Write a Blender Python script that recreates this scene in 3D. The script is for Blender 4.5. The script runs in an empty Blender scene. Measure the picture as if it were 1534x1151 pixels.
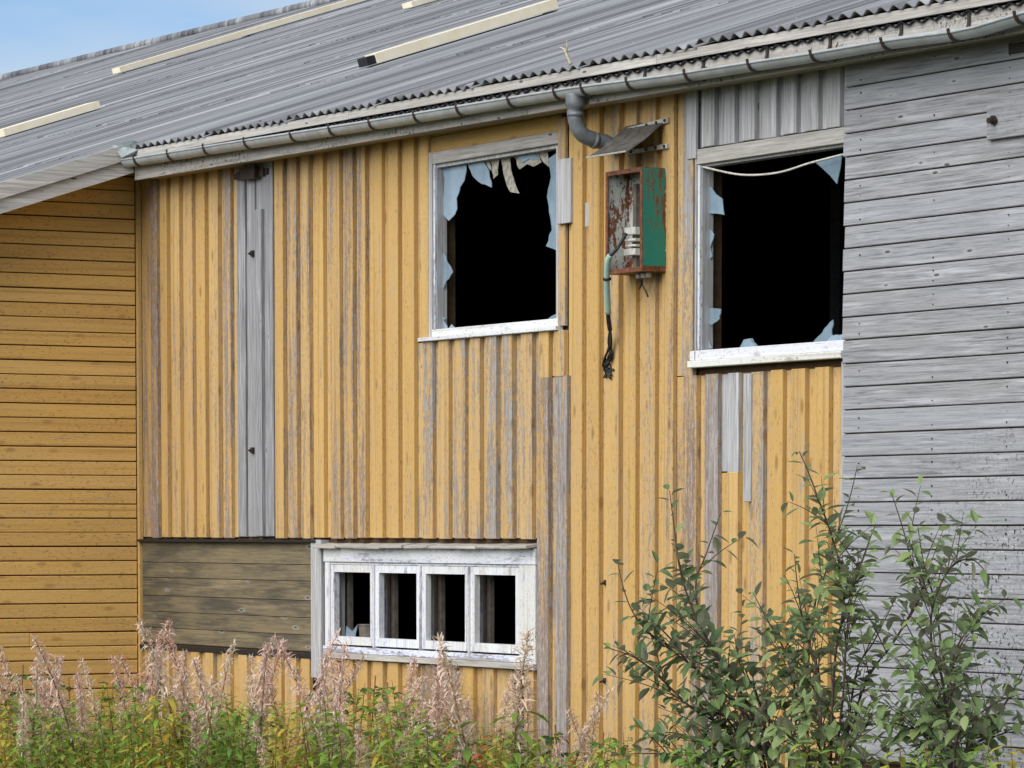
import bpy, bmesh, math, random
from mathutils import Vector, Matrix
random.seed(11)
PI = math.pi
S = bpy.context.scene
COL = S.collection

# ------------------------------------------------------------------ camera
FPX, HZ, VPX = 5900.0, 795.0, -2650.0          # focal length and horizon in photo pixels (1534 x 1151)
TH = math.atan((767 - VPX) / FPX); PT = math.radians(4)
CAM = Vector((30.237, -13.928, 1.75))
FW = Vector((-math.cos(TH)*math.cos(PT), math.sin(TH)*math.cos(PT), -math.sin(PT)))
RT = Vector((math.sin(TH), math.cos(TH), 0)); UP = RT.cross(FW)
CYP = HZ + FPX*math.tan(PT)
cam = bpy.data.objects.new('camera', bpy.data.cameras.new('camera')); COL.objects.link(cam)
m = Matrix((RT, UP, -FW)).transposed().to_4x4(); m.translation = CAM
cam.matrix_world = m
cam.data.sensor_width = 36; cam.data.lens = FPX/1534*36
cam.data.shift_y = (CYP - 575.5)/1534
cam.data.clip_end = 2000
S.camera = cam

# ------------------------------------------------------------------ sky and sun
SUN_EL, SUN_AZ = math.radians(36), math.radians(165)      # azimuth measured from +y towards +x
w = bpy.data.worlds.new('World'); S.world = w; w.use_nodes = True
wn, wl = w.node_tree.nodes, w.node_tree.links
for n in list(wn): wn.remove(n)
sky = wn.new('ShaderNodeTexSky'); sky.sky_type = 'NISHITA'; sky.sun_disc = False
sky.sun_elevation = SUN_EL; sky.sun_rotation = SUN_AZ
sky.air_density = .8; sky.dust_density = .05; sky.ozone_density = 4.0
tc = wn.new('ShaderNodeTexCoord'); mp = wn.new('ShaderNodeMapping'); mp.inputs['Location'].default_value = (4, 4, 0); mp.inputs['Scale'].default_value = (2.2, 2.2, 7)
nz = wn.new('ShaderNodeTexNoise'); nz.inputs['Scale'].default_value = 1.6; nz.inputs['Detail'].default_value = 7; nz.inputs['Roughness'].default_value = .55
cr = wn.new('ShaderNodeValToRGB'); cr.color_ramp.elements[0].position = .36; cr.color_ramp.elements[1].position = .62
cr.color_ramp.elements[0].color = (0,0,0,1); cr.color_ramp.elements[1].color = (.8,.8,.8,1)
mx = wn.new('ShaderNodeMix'); mx.data_type = 'RGBA'; mx.inputs[7].default_value = (6.0, 6.05, 6.1, 1)
bg = wn.new('ShaderNodeBackground'); bg.inputs['Strength'].default_value = .075
wo = wn.new('ShaderNodeOutputWorld')
wl.new(tc.outputs['Generated'], mp.inputs['Vector']); wl.new(mp.outputs[0], nz.inputs['Vector']); wl.new(nz.outputs['Fac'], cr.inputs[0])
wl.new(cr.outputs[0], mx.inputs[0]); wl.new(sky.outputs[0], mx.inputs[6]); wl.new(mx.outputs[2], bg.inputs['Color']); wl.new(bg.outputs[0], wo.inputs['Surface'])
sd = bpy.data.lights.new('sun', 'SUN'); sd.energy = 2.7; sd.angle = math.radians(65); sd.color = (1, .955, .885)
sun = bpy.data.objects.new('sun', sd); COL.objects.link(sun)
sv = Vector((math.sin(SUN_AZ)*math.cos(SUN_EL), math.cos(SUN_AZ)*math.cos(SUN_EL), math.sin(SUN_EL)))
sun.rotation_euler = sv.to_track_quat('Z', 'Y').to_euler(); sun.location = (10, -20, 25)
vs = S.view_settings; vs.view_transform = 'Standard'; vs.look = 'None'; vs.exposure = .75; vs.gamma = 1; vs.use_curve_mapping = False

# ------------------------------------------------------------------ measuring helpers
def ray(px, py): return FW + RT*((px-767)/FPX) - UP*((py-CYP)/FPX)
def on_y(px, py, y=0.0):                        # point of a plane parallel to the long wall
    d = ray(px, py); return CAM + d*((y-CAM.y)/d.y)
def on_x(px, py, x=0.0):
    d = ray(px, py); return CAM + d*((x-CAM.x)/d.x)
def on_p(px, py, P, n):
    d = ray(px, py); return CAM + d*((P-CAM).dot(n)/d.dot(n))
def at_d(px, py, depth): return CAM + ray(px, py)*depth
def proj(P):
    d = P-CAM; z = d.dot(FW); return 767+FPX*d.dot(RT)/z, CYP-FPX*d.dot(UP)/z
def zat(px, py, y=0.0): return on_y(px, py, y).z
def xat(px, py, y=0.0): return on_y(px, py, y).x

GZ = -0.35                                       # ground level

# ------------------------------------------------------------------ materials
class NT:
    def __init__(s, name):
        s.m = bpy.data.materials.new(name); s.m.use_nodes = True
        s.t = s.m.node_tree; s.n = s.t.nodes; s.l = s.t.links
        s.b = s.n['Principled BSDF']; s.o = s.n['Material Output']
        s.vec = None
    def put(s, sock, v):
        if hasattr(v, 'links') or isinstance(v, bpy.types.NodeSocket): s.l.new(v, sock)
        elif isinstance(v, (tuple, list)) and len(v) == 3 and sock.type == 'RGBA': sock.default_value = (*v, 1)
        else: sock.default_value = v
    def coords(s, spread=40.0):
        c = s.n.new('ShaderNodeTexCoord'); oi = s.n.new('ShaderNodeObjectInfo')
        s.rnd = oi.outputs['Random']
        mu = s.n.new('ShaderNodeVectorMath'); mu.operation = 'SCALE'; mu.inputs[0].default_value = (1, .73, .41)
        k = s.math('MULTIPLY', s.rnd, spread); s.l.new(k, mu.inputs['Scale'])
        ad = s.n.new('ShaderNodeVectorMath'); ad.operation = 'ADD'
        s.l.new(c.outputs['Object'], ad.inputs[0]); s.l.new(mu.outputs[0], ad.inputs[1])
        s.vec = ad.outputs[0]; return s.vec
    def math(s, op, a, b=0.0, clamp=False):
        n = s.n.new('ShaderNodeMath'); n.operation = op; n.use_clamp = clamp
        s.put(n.inputs[0], a); s.put(n.inputs[1], b); return n.outputs[0]
    def scaled(s, sc, vec=None):
        n = s.n.new('ShaderNodeMapping'); n.inputs['Scale'].default_value = sc
        s.l.new(vec or s.vec, n.inputs['Vector']); return n.outputs[0]
    def noise(s, sc, detail=4, rough=.55, scale=1.0, dist=0.0):
        n = s.n.new('ShaderNodeTexNoise'); s.l.new(s.scaled(sc), n.inputs['Vector'])
        n.inputs['Scale'].default_value = scale; n.inputs['Detail'].default_value = detail
        n.inputs['Roughness'].default_value = rough; n.inputs['Distortion'].default_value = dist
        return n.outputs['Fac']
    def voro(s, sc, rand=1.0):
        n = s.n.new('ShaderNodeTexVoronoi'); s.l.new(s.scaled(sc), n.inputs['Vector'])
        n.inputs['Scale'].default_value = 1; n.inputs['Randomness'].default_value = rand
        return n.outputs['Distance']
    def step(s, v, a, b, lo=0.0, hi=1.0):
        n = s.n.new('ShaderNodeMapRange'); n.interpolation_type = 'SMOOTHSTEP'
        s.put(n.inputs[0], v); s.put(n.inputs[1], a); s.put(n.inputs[2], b)
        n.inputs[3].default_value = lo; n.inputs[4].default_value = hi; return n.outputs[0]
    def ramp(s, f, stops):
        n = s.n.new('ShaderNodeValToRGB'); e = n.color_ramp.elements
        while len(e) < len(stops): e.new(.5)
        for i, (p, c) in enumerate(stops): e[i].position = p; e[i].color = (*c, 1) if len(c) == 3 else c
        s.put(n.inputs[0], f); return n.outputs[0]
    def mix(s, f, a, b, blend='MIX'):
        n = s.n.new('ShaderNodeMix'); n.data_type = 'RGBA'; n.blend_type = blend
        s.put(n.inputs[0], f); s.put(n.inputs[6], a); s.put(n.inputs[7], b); return n.outputs[2]
    def attr(s, name):
        n = s.n.new('ShaderNodeAttribute'); n.attribute_type = 'OBJECT'; n.attribute_name = name; return n.outputs['Fac']
    def bump(s, h, dist, strength=1.0):
        n = s.n.new('ShaderNodeBump'); n.inputs['Distance'].default_value = dist; n.inputs['Strength'].default_value = strength
        s.l.new(h, n.inputs['Height']); s.l.new(n.outputs[0], s.b.inputs['Normal'])
    def done(s, col, rough=.8, metal=0.0, spec=.3):
        s.put(s.b.inputs['Base Color'], col); s.put(s.b.inputs['Roughness'], rough); s.put(s.b.inputs['Metallic'], metal)
        s.b.inputs['Specular IOR Level'].default_value = spec
        return s.m

def ax(v, along):                                # (across, along) -> scale vector for boards running 'x','y','z'
    a, l = v
    return {'z': (a, a, l), 'x': (l, a, a), 'y': (a, l, a)}[along]

def painted(name, paint, along, woodA=(.18,.175,.175), woodB=(.36,.355,.36), brown=(.22,.15,.112), dark=.6):
    t = NT(name); t.coords()
    grain = t.noise(ax((85, 2.6), along), 4, .6)
    fine = t.noise(ax((260, 14), along), 2, .6)
    patch = t.noise(ax((17, .95), along), 7, .60)
    flake = t.noise(ax((55, 17), along), 5, .7)
    mm = t.math('ADD', t.math('MULTIPLY', patch, .60), t.math('MULTIPLY', flake, .40))
    thr = t.math('SUBTRACT', .69, t.math('MULTIPLY', t.attr('peel'), .30))
    mask = t.step(mm, thr, t.math('ADD', thr, .045))
    thin = t.step(mm, t.math('SUBTRACT', thr, .13), t.math('ADD', thr, .02), 0, .7)     # paint worn thin round the bare patches
    wood = t.ramp(grain, [(.3, woodA), (.62, woodB)])
    bw = t.ramp(t.math('ADD', t.math('MULTIPLY', flake, .6), t.math('MULTIPLY', grain, .4)), [(.36, (brown[0]*.55, brown[1]*.5, brown[2]*.5)), (.5, brown), (.64, (.43,.385,.36))])
    wood = t.mix(t.attr('brown'), wood, bw)
    big = t.noise(ax((5, .5), along), 3, .5)
    p2 = t.mix(t.step(big, .35, .7, 0, .5), paint, (paint[0]*.84, paint[1]*.80, paint[2]*.72))
    p2 = t.mix(t.step(grain, .5, .72, 0, .34), p2, (paint[0]*.62, paint[1]*.56, paint[2]*.45))
    p2 = t.mix(t.math('MULTIPLY', t.rnd, .55), p2, (paint[0]*1.04, paint[1]*1.1, paint[2]*1.45))
    r2 = t.math('FRACT', t.math('MULTIPLY', t.rnd, 7.31))
    p2 = t.mix(t.math('MULTIPLY', r2, .38), p2, (paint[0]*.72, paint[1]*.66, paint[2]*.66))
    p2 = t.mix(thin, p2, t.mix(.5, wood, (paint[0]*.9, paint[1]*.95, paint[2]*1.5)))
    kn = t.voro(ax((7.5, 2.8), along))
    p2 = t.mix(t.step(kn, .20, .06, 0, dark), p2, (paint[0]*.34, paint[1]*.28, paint[2]*.3))
    p2 = t.mix(t.step(fine, .63, .72, 0, .7), p2, (.13,.075,.03))
    sp = t.noise(ax((75, 30), along), 5, .72)
    p2 = t.mix(t.math('MULTIPLY', t.step(sp, .575, .63, 0, .75), t.step(big, .40, .55, .25, 1)), p2, (.20,.115,.05))
    p2 = t.mix(t.step(sp, .38, .33, 0, .45), p2, (min(1,paint[0]*1.15),paint[1]*1.3,paint[2]*2.2))
    dirt = t.noise(ax((30, .35), along), 4, .6)
    p2 = t.mix(t.step(dirt, .50, .70, 0, .55), p2, (paint[0]*.55, paint[1]*.50, paint[2]*.50))
    wood = t.mix(t.step(kn, .17, .05, 0, .6), wood, (.07,.06,.055))
    col = t.mix(mask, p2, wood)
    edge = t.math('MULTIPLY', t.step(mm, t.math('SUBTRACT', thr, .012), thr), t.math('SUBTRACT', 1, mask))
    col = t.mix(t.math('MULTIPLY', edge, .35), col, (.07,.05,.04))
    h = t.math('ADD', t.math('MULTIPLY', grain, .5), t.math('MULTIPLY', t.math('SUBTRACT', 1, mask), .5))
    t.bump(h, .004, .7)
    return t.done(col, .78, 0, .25)

def greywood(name, along, a=(.18,.18,.185), b=(.45,.455,.47), warm=(.37,.345,.31), lichen=0.0, smudge=0.0, lx=0.0):
    t = NT(name); t.coords()
    grain = t.noise(ax((70, 2.2), along), 5, .62, dist=.6)
    fine = t.noise(ax((280, 9), along), 3, .6)
    big = t.noise(ax((6, .8), along), 4, .6)
    col = t.ramp(t.math('ADD', t.math('MULTIPLY', grain, .7), t.math('MULTIPLY', fine, .3)), [(.34, tuple(p*.8 for p in a)), (.47, tuple((p+q)*.5 for p, q in zip(a, b))), (.62, b)])
    col = t.mix(t.step(big, .45, .7, 0, .45), col, warm)
    pal = t.noise(ax((22, 1.1), along), 5, .65)
    col = t.mix(t.step(pal, .53, .68, 0, .6), col, (b[0]*1.4, b[1]*1.4, b[2]*1.4))
    col = t.mix(t.math('MULTIPLY', t.rnd, .3), col, (b[0]*1.05, b[1]*1.08, b[2]*1.12))
    kn = t.voro(ax((8, 2.4), along))
    ring = t.step(kn, .20, .10, 0, .35); core = t.step(kn, .085, .045, 0, .85)
    col = t.mix(ring, col, (.40,.40,.41)); col = t.mix(core, col, (.045,.04,.038))
    crack = t.noise(ax((120, 1.6), along), 2, .5)
    col = t.mix(t.step(crack, .66, .72, 0, .6), col, (.06,.055,.055))
    if smudge:
        sm = t.noise(ax((9, 1.3), along), 6, .65)
        col = t.mix(t.step(sm, .40, .66, 0, smudge), col, (.045,.045,.042))
    sp = t.noise((38, 38, 38), 4, .7); zone = t.noise((1.6, 1.6, 1.6), 3, .5)
    am = t.attr('lichen')
    if lx:
        gp = t.n.new('ShaderNodeNewGeometry'); sx = t.n.new('ShaderNodeSeparateXYZ'); t.l.new(gp.outputs['Position'], sx.inputs[0])
        am = t.math('MULTIPLY', am, t.step(sx.outputs[0], lx, lx+1.1, .06, 1))
    lm = t.math('MULTIPLY', t.step(sp, .56, .60), t.math('MULTIPLY', t.step(zone, .40, .56), am))
    col = t.mix(lm, col, (.03,.03,.03))
    sp2 = t.noise((26, 26, 60), 4, .7)
    col = t.mix(t.math('MULTIPLY', t.step(sp2, .6, .66, 0, .75), am), col, (.52,.53,.52))
    t.bump(t.math('ADD', grain, t.math('MULTIPLY', fine, .4)), .005, .7)
    return t.done(col, .82, 0, .25)

YEL = (.545, .355, .122)
YEL_L = (.74, .465, .145)  # wing's ochre, lightened in colour to make up for the shade on that wall
M = {}
M['yv'] = painted('yellow_paint_upright', YEL, 'z')
M['yh'] = painted('yellow_paint_level', YEL, 'x')
M['yl'] = painted('ochre_paint_shade_lifted', YEL_L, 'y', dark=.45)
M['wv'] = painted('white_paint_upright', (.68,.70,.665), 'z', (.17,.17,.165), (.36,.36,.35))
M['wh'] = painted('white_paint_level', (.68,.70,.665), 'x', (.17,.17,.165), (.36,.36,.35))
M['br'] = greywood('olive_stained_planks', 'x', (.075,.072,.06), (.21,.168,.10), (.26,.195,.10), smudge=.72)
M['gv'] = greywood('grey_wood_upright', 'z')
M['gh'] = greywood('grey_wood_level', 'x', (.12,.124,.133), (.335,.343,.365), (.27,.27,.272), lx=10.9)
M['gk'] = greywood('dull_grey_planks', 'z', (.10,.10,.108), (.33,.335,.355), (.20,.20,.205))
M['gs'] = greywood('grey_wood_slope', 'y', (.24,.23,.22), (.60,.58,.55), (.52,.46,.37))
M['gw'] = greywood('pale_grey_wood_level', 'x', (.21,.20,.185), (.46,.44,.41), (.36,.32,.27))
M['gd'] = greywood('old_brown_wood_level', 'x', (.20,.165,.125), (.40,.34,.27), (.36,.28,.19))
def simple(name, c, rough=.7, metal=0, spec=.3, var=.35, sc=25, c2=None, bump=.0):
    t = NT(name); t.coords()
    n = t.noise((sc, sc, sc), 5, .62)
    col = t.mix(t.step(n, .35, .7), c, c2 or tuple(v*(1-var) for v in c))
    if bump: t.bump(n, bump, .6)
    return t.done(col, rough, metal, spec)
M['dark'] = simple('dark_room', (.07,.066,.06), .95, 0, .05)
M['back'] = simple('dark_sheathing', (.085,.055,.03), .9, 0, .1)
M['black'] = simple('black_felt_and_shade', (.018,.019,.022), .6, 0, .3)
M['iron'] = simple('dark_iron', (.035,.033,.032), .6, .3, .4, c2=(.06,.035,.025))
M['steel'] = simple('grey_coated_gutter_steel', (.43,.465,.485), .42, .15, .5, .22, 9)
M['steeld'] = simple('dull_grey_pipe', (.17,.185,.20), .5, .2, .4, .3, 14)
M['galv'] = simple('galvanised_sheet', (.36,.41,.41), .38, .7, .5, .35, 12)
M['hood'] = simple('scuffed_sheet_steel', (.24,.235,.22), .42, .6, .5, .45, 16, (.11,.105,.10))
M['alu'] = simple('pale_perforated_bar', (.55,.54,.51), .5, .3, .5, .25, 30)
M['cream'] = simple('cream_fibreglass', (.86,.80,.64), .5, 0, .4, .18, 6, (.80,.71,.50))
M['soil'] = simple('soil', (.05,.045,.025), .95, 0, .1, .5, 6, (.03,.05,.015), .02)
M['conc'] = simple('foundation_concrete', (.20,.19,.18), .9, 0, .2, .4, 7, bump=.004)
M['hose'] = simple('pale_green_hose', (.33,.50,.44), .5, 0, .4, .15)
M['cable'] = simple('black_cable', (.015,.015,.016), .5, 0, .4)
M['porc'] = simple('pale_porcelain', (.52,.52,.48), .4, 0, .5, .3, 40)
M['twig'] = simple('dry_twig', (.48,.42,.30), .9)
M['wire'] = simple('white_wire', (.62,.60,.55), .5)
M['paper'] = simple('torn_film', (.42,.40,.35), .7, 0, .3, .5, 30, (.20,.19,.16))
M['bark'] = simple('shrub_bark', (.085,.06,.05), .85, 0, .2, .5, 40)
M['tin'] = simple('dull_tin_and_shade', (.16,.14,.12), .6, .2, .3, .4, 20)
# roof sheets
t = NT('weathered_corrugated_sheet'); t.coords(60)
objv = t.vec; gp = t.n.new('ShaderNodeNewGeometry'); t.vec = gp.outputs['Position']
n1 = t.noise((1.5, .05, .0), 5, .72); n4 = t.noise((9, .12, .0), 3, .6); t.vec = objv; n2 = t.noise((45, 45, 45), 4, .7); n3 = t.noise((2.2, .6, 2.2), 3, .5)
c = t.ramp(t.math('ADD', t.math('MULTIPLY', n1, .6), t.math('MULTIPLY', n4, .4)), [(.40, (.045,.048,.054)), (.46, (.125,.131,.142)), (.52, (.20,.208,.222)), (.60, (.40,.41,.425))])
c = t.mix(t.step(n3, .45, .7, 0, .35), c, (.17,.165,.17))
c = t.mix(t.step(n2, .66, .70, 0, .8), c, (.62,.63,.62))
c = t.mix(t.step(t.attr('tone'), 0, 1, 0, .36), c, (.30,.315,.335))
oc = t.n.new('ShaderNodeTexCoord'); sx = t.n.new('ShaderNodeSeparateXYZ'); t.l.new(oc.outputs['Object'], sx.inputs[0])
c = t.mix(t.step(sx.outputs[0], .17, .03, 0, .85), c, (.06,.062,.07))     # dirt held in the side lap
t.bump(n2, .002, .4)
M['sheet'] = t.done(c, .5, 0, .4)
# green and rusty enamel
def enamel(name, base, amt, streak=(12, 12, 3)):
    t = NT(name); t.coords()
    a = t.noise(streak, 6, .68); b = t.noise((60, 60, 45), 4, .7)
    v = t.math('ADD', t.math('MULTIPLY', a, .65), t.math('MULTIPLY', b, .35))
    rust = t.ramp(b, [(.3, (.045,.016,.008)), (.5, (.14,.045,.018)), (.7, (.26,.10,.04))])
    mk = t.step(v, .70-amt*.4, .735-amt*.4)
    col = t.mix(mk, t.mix(t.step(b, .4, .7, 0, .3), base, tuple(q*.55 for q in base)), rust)
    t.bump(t.math('ADD', mk, b), .002, .5)
    return t.done(col, .55, 0, .4)
M['green'] = enamel('green_enamel', (.018,.20,.15), .46)
M['rust'] = enamel('rusted_pale_enamel', (.50,.53,.51), .50)
M['rust2'] = enamel('rusted_iron', (.12,.05,.03), .9)
# dusty glass, the sky's reflection painted in as pale blue
t = NT('dusty_glass_sky_tint'); t.coords()
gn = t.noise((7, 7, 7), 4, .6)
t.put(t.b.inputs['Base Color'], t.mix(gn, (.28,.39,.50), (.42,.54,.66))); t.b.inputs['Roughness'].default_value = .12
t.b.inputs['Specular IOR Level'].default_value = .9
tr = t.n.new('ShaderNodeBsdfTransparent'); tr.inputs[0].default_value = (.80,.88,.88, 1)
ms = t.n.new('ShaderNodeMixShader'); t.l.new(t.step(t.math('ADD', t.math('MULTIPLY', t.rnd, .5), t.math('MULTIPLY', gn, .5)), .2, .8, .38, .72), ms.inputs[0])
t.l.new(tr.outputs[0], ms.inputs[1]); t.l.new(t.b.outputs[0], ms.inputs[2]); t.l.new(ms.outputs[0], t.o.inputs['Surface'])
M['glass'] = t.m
# leaves
def leafmat(name, stops, under=None, transl=.3, rough=.5, spec=.35):
    t = NT(name); t.coords()
    n = t.noise((18, 18, 18), 3, .6)
    col = t.ramp(t.math('ADD', t.math('MULTIPLY', t.rnd, .75), t.math('MULTIPLY', n, .25)), stops)
    if under:
        g = t.n.new('ShaderNodeNewGeometry'); col = t.mix(g.outputs['Backfacing'], col, under)
    t.done(col, rough, 0, spec)
    tl = t.n.new('ShaderNodeBsdfTranslucent'); t.l.new(col, tl.inputs[0])
    mxs = t.n.new('ShaderNodeMixShader'); mxs.inputs[0].default_value = transl
    t.l.new(t.b.outputs[0], mxs.inputs[1]); t.l.new(tl.outputs[0], mxs.inputs[2]); t.l.new(mxs.outputs[0], t.o.inputs['Surface'])
    return t.m
M['leaf'] = leafmat('shrub_leaf', [(.1, (.10,.165,.062)), (.5, (.165,.245,.09)), (.8, (.235,.31,.11)), (.97, (.33,.32,.11))], (.29,.31,.21), .25, .42, .5)
M['fleaf'] = leafmat('fireweed_leaf', [(.1, (.12,.24,.045)), (.5, (.24,.38,.06)), (.72, (.40,.45,.07)), (.85, (.58,.36,.05)), (.97, (.48,.12,.06))], None, .35)
M['rleaf'] = leafmat('reddened_fireweed_leaf', [(.1, (.42,.10,.06)), (.5, (.55,.17,.09)), (.9, (.50,.30,.10))], None, .35)
M['gleaf'] = leafmat('nettle_green_leaf', [(.1, (.04,.10,.02)), (.6, (.065,.15,.03)), (.95, (.12,.20,.04))], (.14,.19,.10), .3)
M['pod'] = leafmat('fireweed_pod', [(.1, (.64,.42,.37)), (.5, (.74,.54,.47)), (.78, (.70,.58,.45)), (.90, (.52,.27,.22)), (1, (.44,.12,.09))], None, .3, .8, .15)
M['fluff'] = leafmat('fireweed_fluff', [(.1, (.78,.68,.62)), (.9, (.84,.77,.72))], None, .4, .9, .05)
M['stem'] = leafmat('fireweed_stem', [(.1, (.22,.09,.06)), (.6, (.28,.15,.08)), (.9, (.22,.20,.08))], None, .1, .8, .2)
M['grass'] = leafmat('grass_blade', [(.1, (.08,.16,.03)), (.9, (.18,.24,.06))], None, .3)

# ------------------------------------------------------------------ object helpers
def mesh_of(name, V, Fc, mat=None, smooth=False):
    me = bpy.data.meshes.new(name); me.from_pydata([tuple(v) for v in V], [], Fc)
    if mat: me.materials.append(mat)
    if smooth:
        for p in me.polygons: p.use_smooth = True
    me.update(); return me
WL = {}                                           # world position of every object's origin
def link(name, me, parent=None, loc=(0, 0, 0), rot=None, **props):
    o = bpy.data.objects.new(name, me); COL.objects.link(o)
    loc = Vector(loc); WL[o] = loc
    if parent: o.parent = parent; o.location = loc - WL[parent]
    else: o.location = loc
    if rot: o.rotation_euler = rot
    for k, v in props.items(): o[k] = v
    return o
def empty(name, loc, label, cat, group=None):
    o = bpy.data.objects.new(name, None); COL.objects.link(o); o.location = loc; WL[o] = Vector(loc)
    o.empty_display_size = .2
    o['label'] = label; o['category'] = cat
    if group: o['group'] = group
    return o
def box_vf(x0, x1, y0, y1, z0, z1, ch=0.0, front='y'):
    """box; ch chamfers the four long edges of the face that looks at -y (or +x for front='x')"""
    if ch <= 0:
        V = [(x, y, z) for x in (x0, x1) for y in (y0, y1) for z in (z0, z1)]
        F = [(0,1,3,2),(4,6,7,5),(0,4,5,1),(2,3,7,6),(0,2,6,4),(1,5,7,3)]
        return V, F
    c = ch
    if front == 'y':
        b = [(x0,y1,z0),(x1,y1,z0),(x1,y1,z1),(x0,y1,z1)]
        mid = [(x0,y0+c,z0),(x1,y0+c,z0),(x1,y0+c,z1),(x0,y0+c,z1)]
        f = [(x0+c,y0,z0+c),(x1-c,y0,z0+c),(x1-c,y0,z1-c),(x0+c,y0,z1-c)]
    else:
        b = [(x0,y1,z0),(x0,y0,z0),(x0,y0,z1),(x0,y1,z1)]; b = [(x0,y0,z0),(x0,y1,z0),(x0,y1,z1),(x0,y0,z1)]
        mid = [(x1-c,y0,z0),(x1-c,y1,z0),(x1-c,y1,z1),(x1-c,y0,z1)]
        f = [(x1,y0+c,z0+c),(x1,y1-c,z0+c),(x1,y1-c,z1-c),(x1,y0+c,z1-c)]
    V = b+mid+f
    F = [(3,2,1,0),(8,9,10,11)]
    for i in range(4):
        j = (i+1) % 4
        F.append((i,j,4+j,4+i)); F.append((4+i,4+j,8+j,8+i))
    return V, F
def join(parts):
    V, F = [], []
    for v, f in parts:
        k = len(V); V += [tuple(q) for q in v]; F += [tuple(i+k for i in q) for q in f]
    return V, F
def box(name, mat, parent, x0, x1, y0, y1, z0, z1, ch=.003, front='y', tilt=0.0, **props):
    """an axis-aligned board, its origin at its lower left back corner"""
    V, F = box_vf(0, x1-x0, y0-y1, 0, 0, z1-z0, ch, front) if front == 'y' else box_vf(0, x1-x0, 0, y1-y0, 0, z1-z0, ch, front)
    loc = (x0, y1, z0) if front == 'y' else (x0, y0, z0)
    o = link(name, mesh_of(name, V, F, mat), parent, loc, **props)
    if tilt: o.rotation_euler = (0, tilt, 0)
    return o
def tube_vf(pts, rads, n=8, caps=True):
    V, F = [], []
    pts = [Vector(p) for p in pts]
    if not hasattr(rads, '__len__'): rads = [rads]*len(pts)
    ref = Vector((0.13, .31, .94))
    for i, p in enumerate(pts):
        d = (pts[min(i+1, len(pts)-1)]-pts[max(i-1, 0)]).normalized()
        r = ref if abs(d.dot(ref)) < .95 else Vector((1, 0, 0))
        u = d.cross(r).normalized(); v = d.cross(u)
        for k in range(n):
            a = 2*PI*k/n; V.append(p+(u*math.cos(a)+v*math.sin(a))*rads[i])
    for i in range(len(pts)-1):
        for k in range(n):
            F.append((i*n+k, i*n+(k+1) % n, (i+1)*n+(k+1) % n, (i+1)*n+k))
    if caps: F.append(tuple(range(n))[::-1]); F.append(tuple(range((len(pts)-1)*n, len(pts)*n)))
    return V, F
def rel(vf, base): return [Vector(v)-Vector(base) for v in vf[0]], vf[1]
def tube(name, mat, parent, pts, rads, n=8, **props):
    b = Vector(pts[0]); V, F = rel(tube_vf(pts, rads, n), b)
    return link(name, mesh_of(name, V, F, mat, True), parent, b, **props)
def smoothpath(P, k=6):
    P = [Vector(p) for p in P]; out = []
    for i in range(len(P)-1):
        a, b, c, d = P[max(i-1,0)], P[i], P[i+1], P[min(i+2,len(P)-1)]
        for j in range(k):
            t = j/k
            out.append(.5*((2*b)+(c-a)*t+(2*a-5*b+4*c-d)*t*t+(3*b-a-3*c+d)*t**3))
    out.append(P[-1]); return out
def prism_y(poly, y0, y1, base):
    """polygon in (x, z) between y0 (front) and y1"""
    n = len(poly); V = [Vector((x, y0, z))-base for x, z in poly]+[Vector((x, y1, z))-base for x, z in poly]
    F = [tuple(range(n)), tuple(range(2*n-1, n-1, -1))]+[(i, n+i, n+(i+1) % n, (i+1) % n) for i in range(n)]
    return V, F

# ------------------------------------------------------------------ ground and foundation
gv = [(-300,-300,GZ),(300,-300,GZ),(300,300,GZ),(-300,300,GZ)]
link('ground', mesh_of('ground', gv, [(0,1,2,3)], M['soil']), kind='structure')

barn = empty('derelict_barn', (6, 0, GZ), 'long derelict timber barn with peeling yellow and grey boards, smashed windows and corrugated roof', 'barn')
box('foundation', M['conc'], barn, -.0, 14.2, .01, .16, GZ, GZ+.12, .006)

ZE0, ZES = 4.917, -.0068                        # eave line: height at x = 0 and its sag per metre
YE = -.32; TN = .325; SA = math.atan(TN)
RP = Vector((0, YE, ZE0)); RN = Vector((-ZES, -TN, 1))
def zroof(x, y): return ZE0+ZES*x+TN*(y-YE)
YR = (on_p(0, 117, RP, RN).y+on_p(460, 10, RP, RN).y)/2     # ridge

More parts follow.
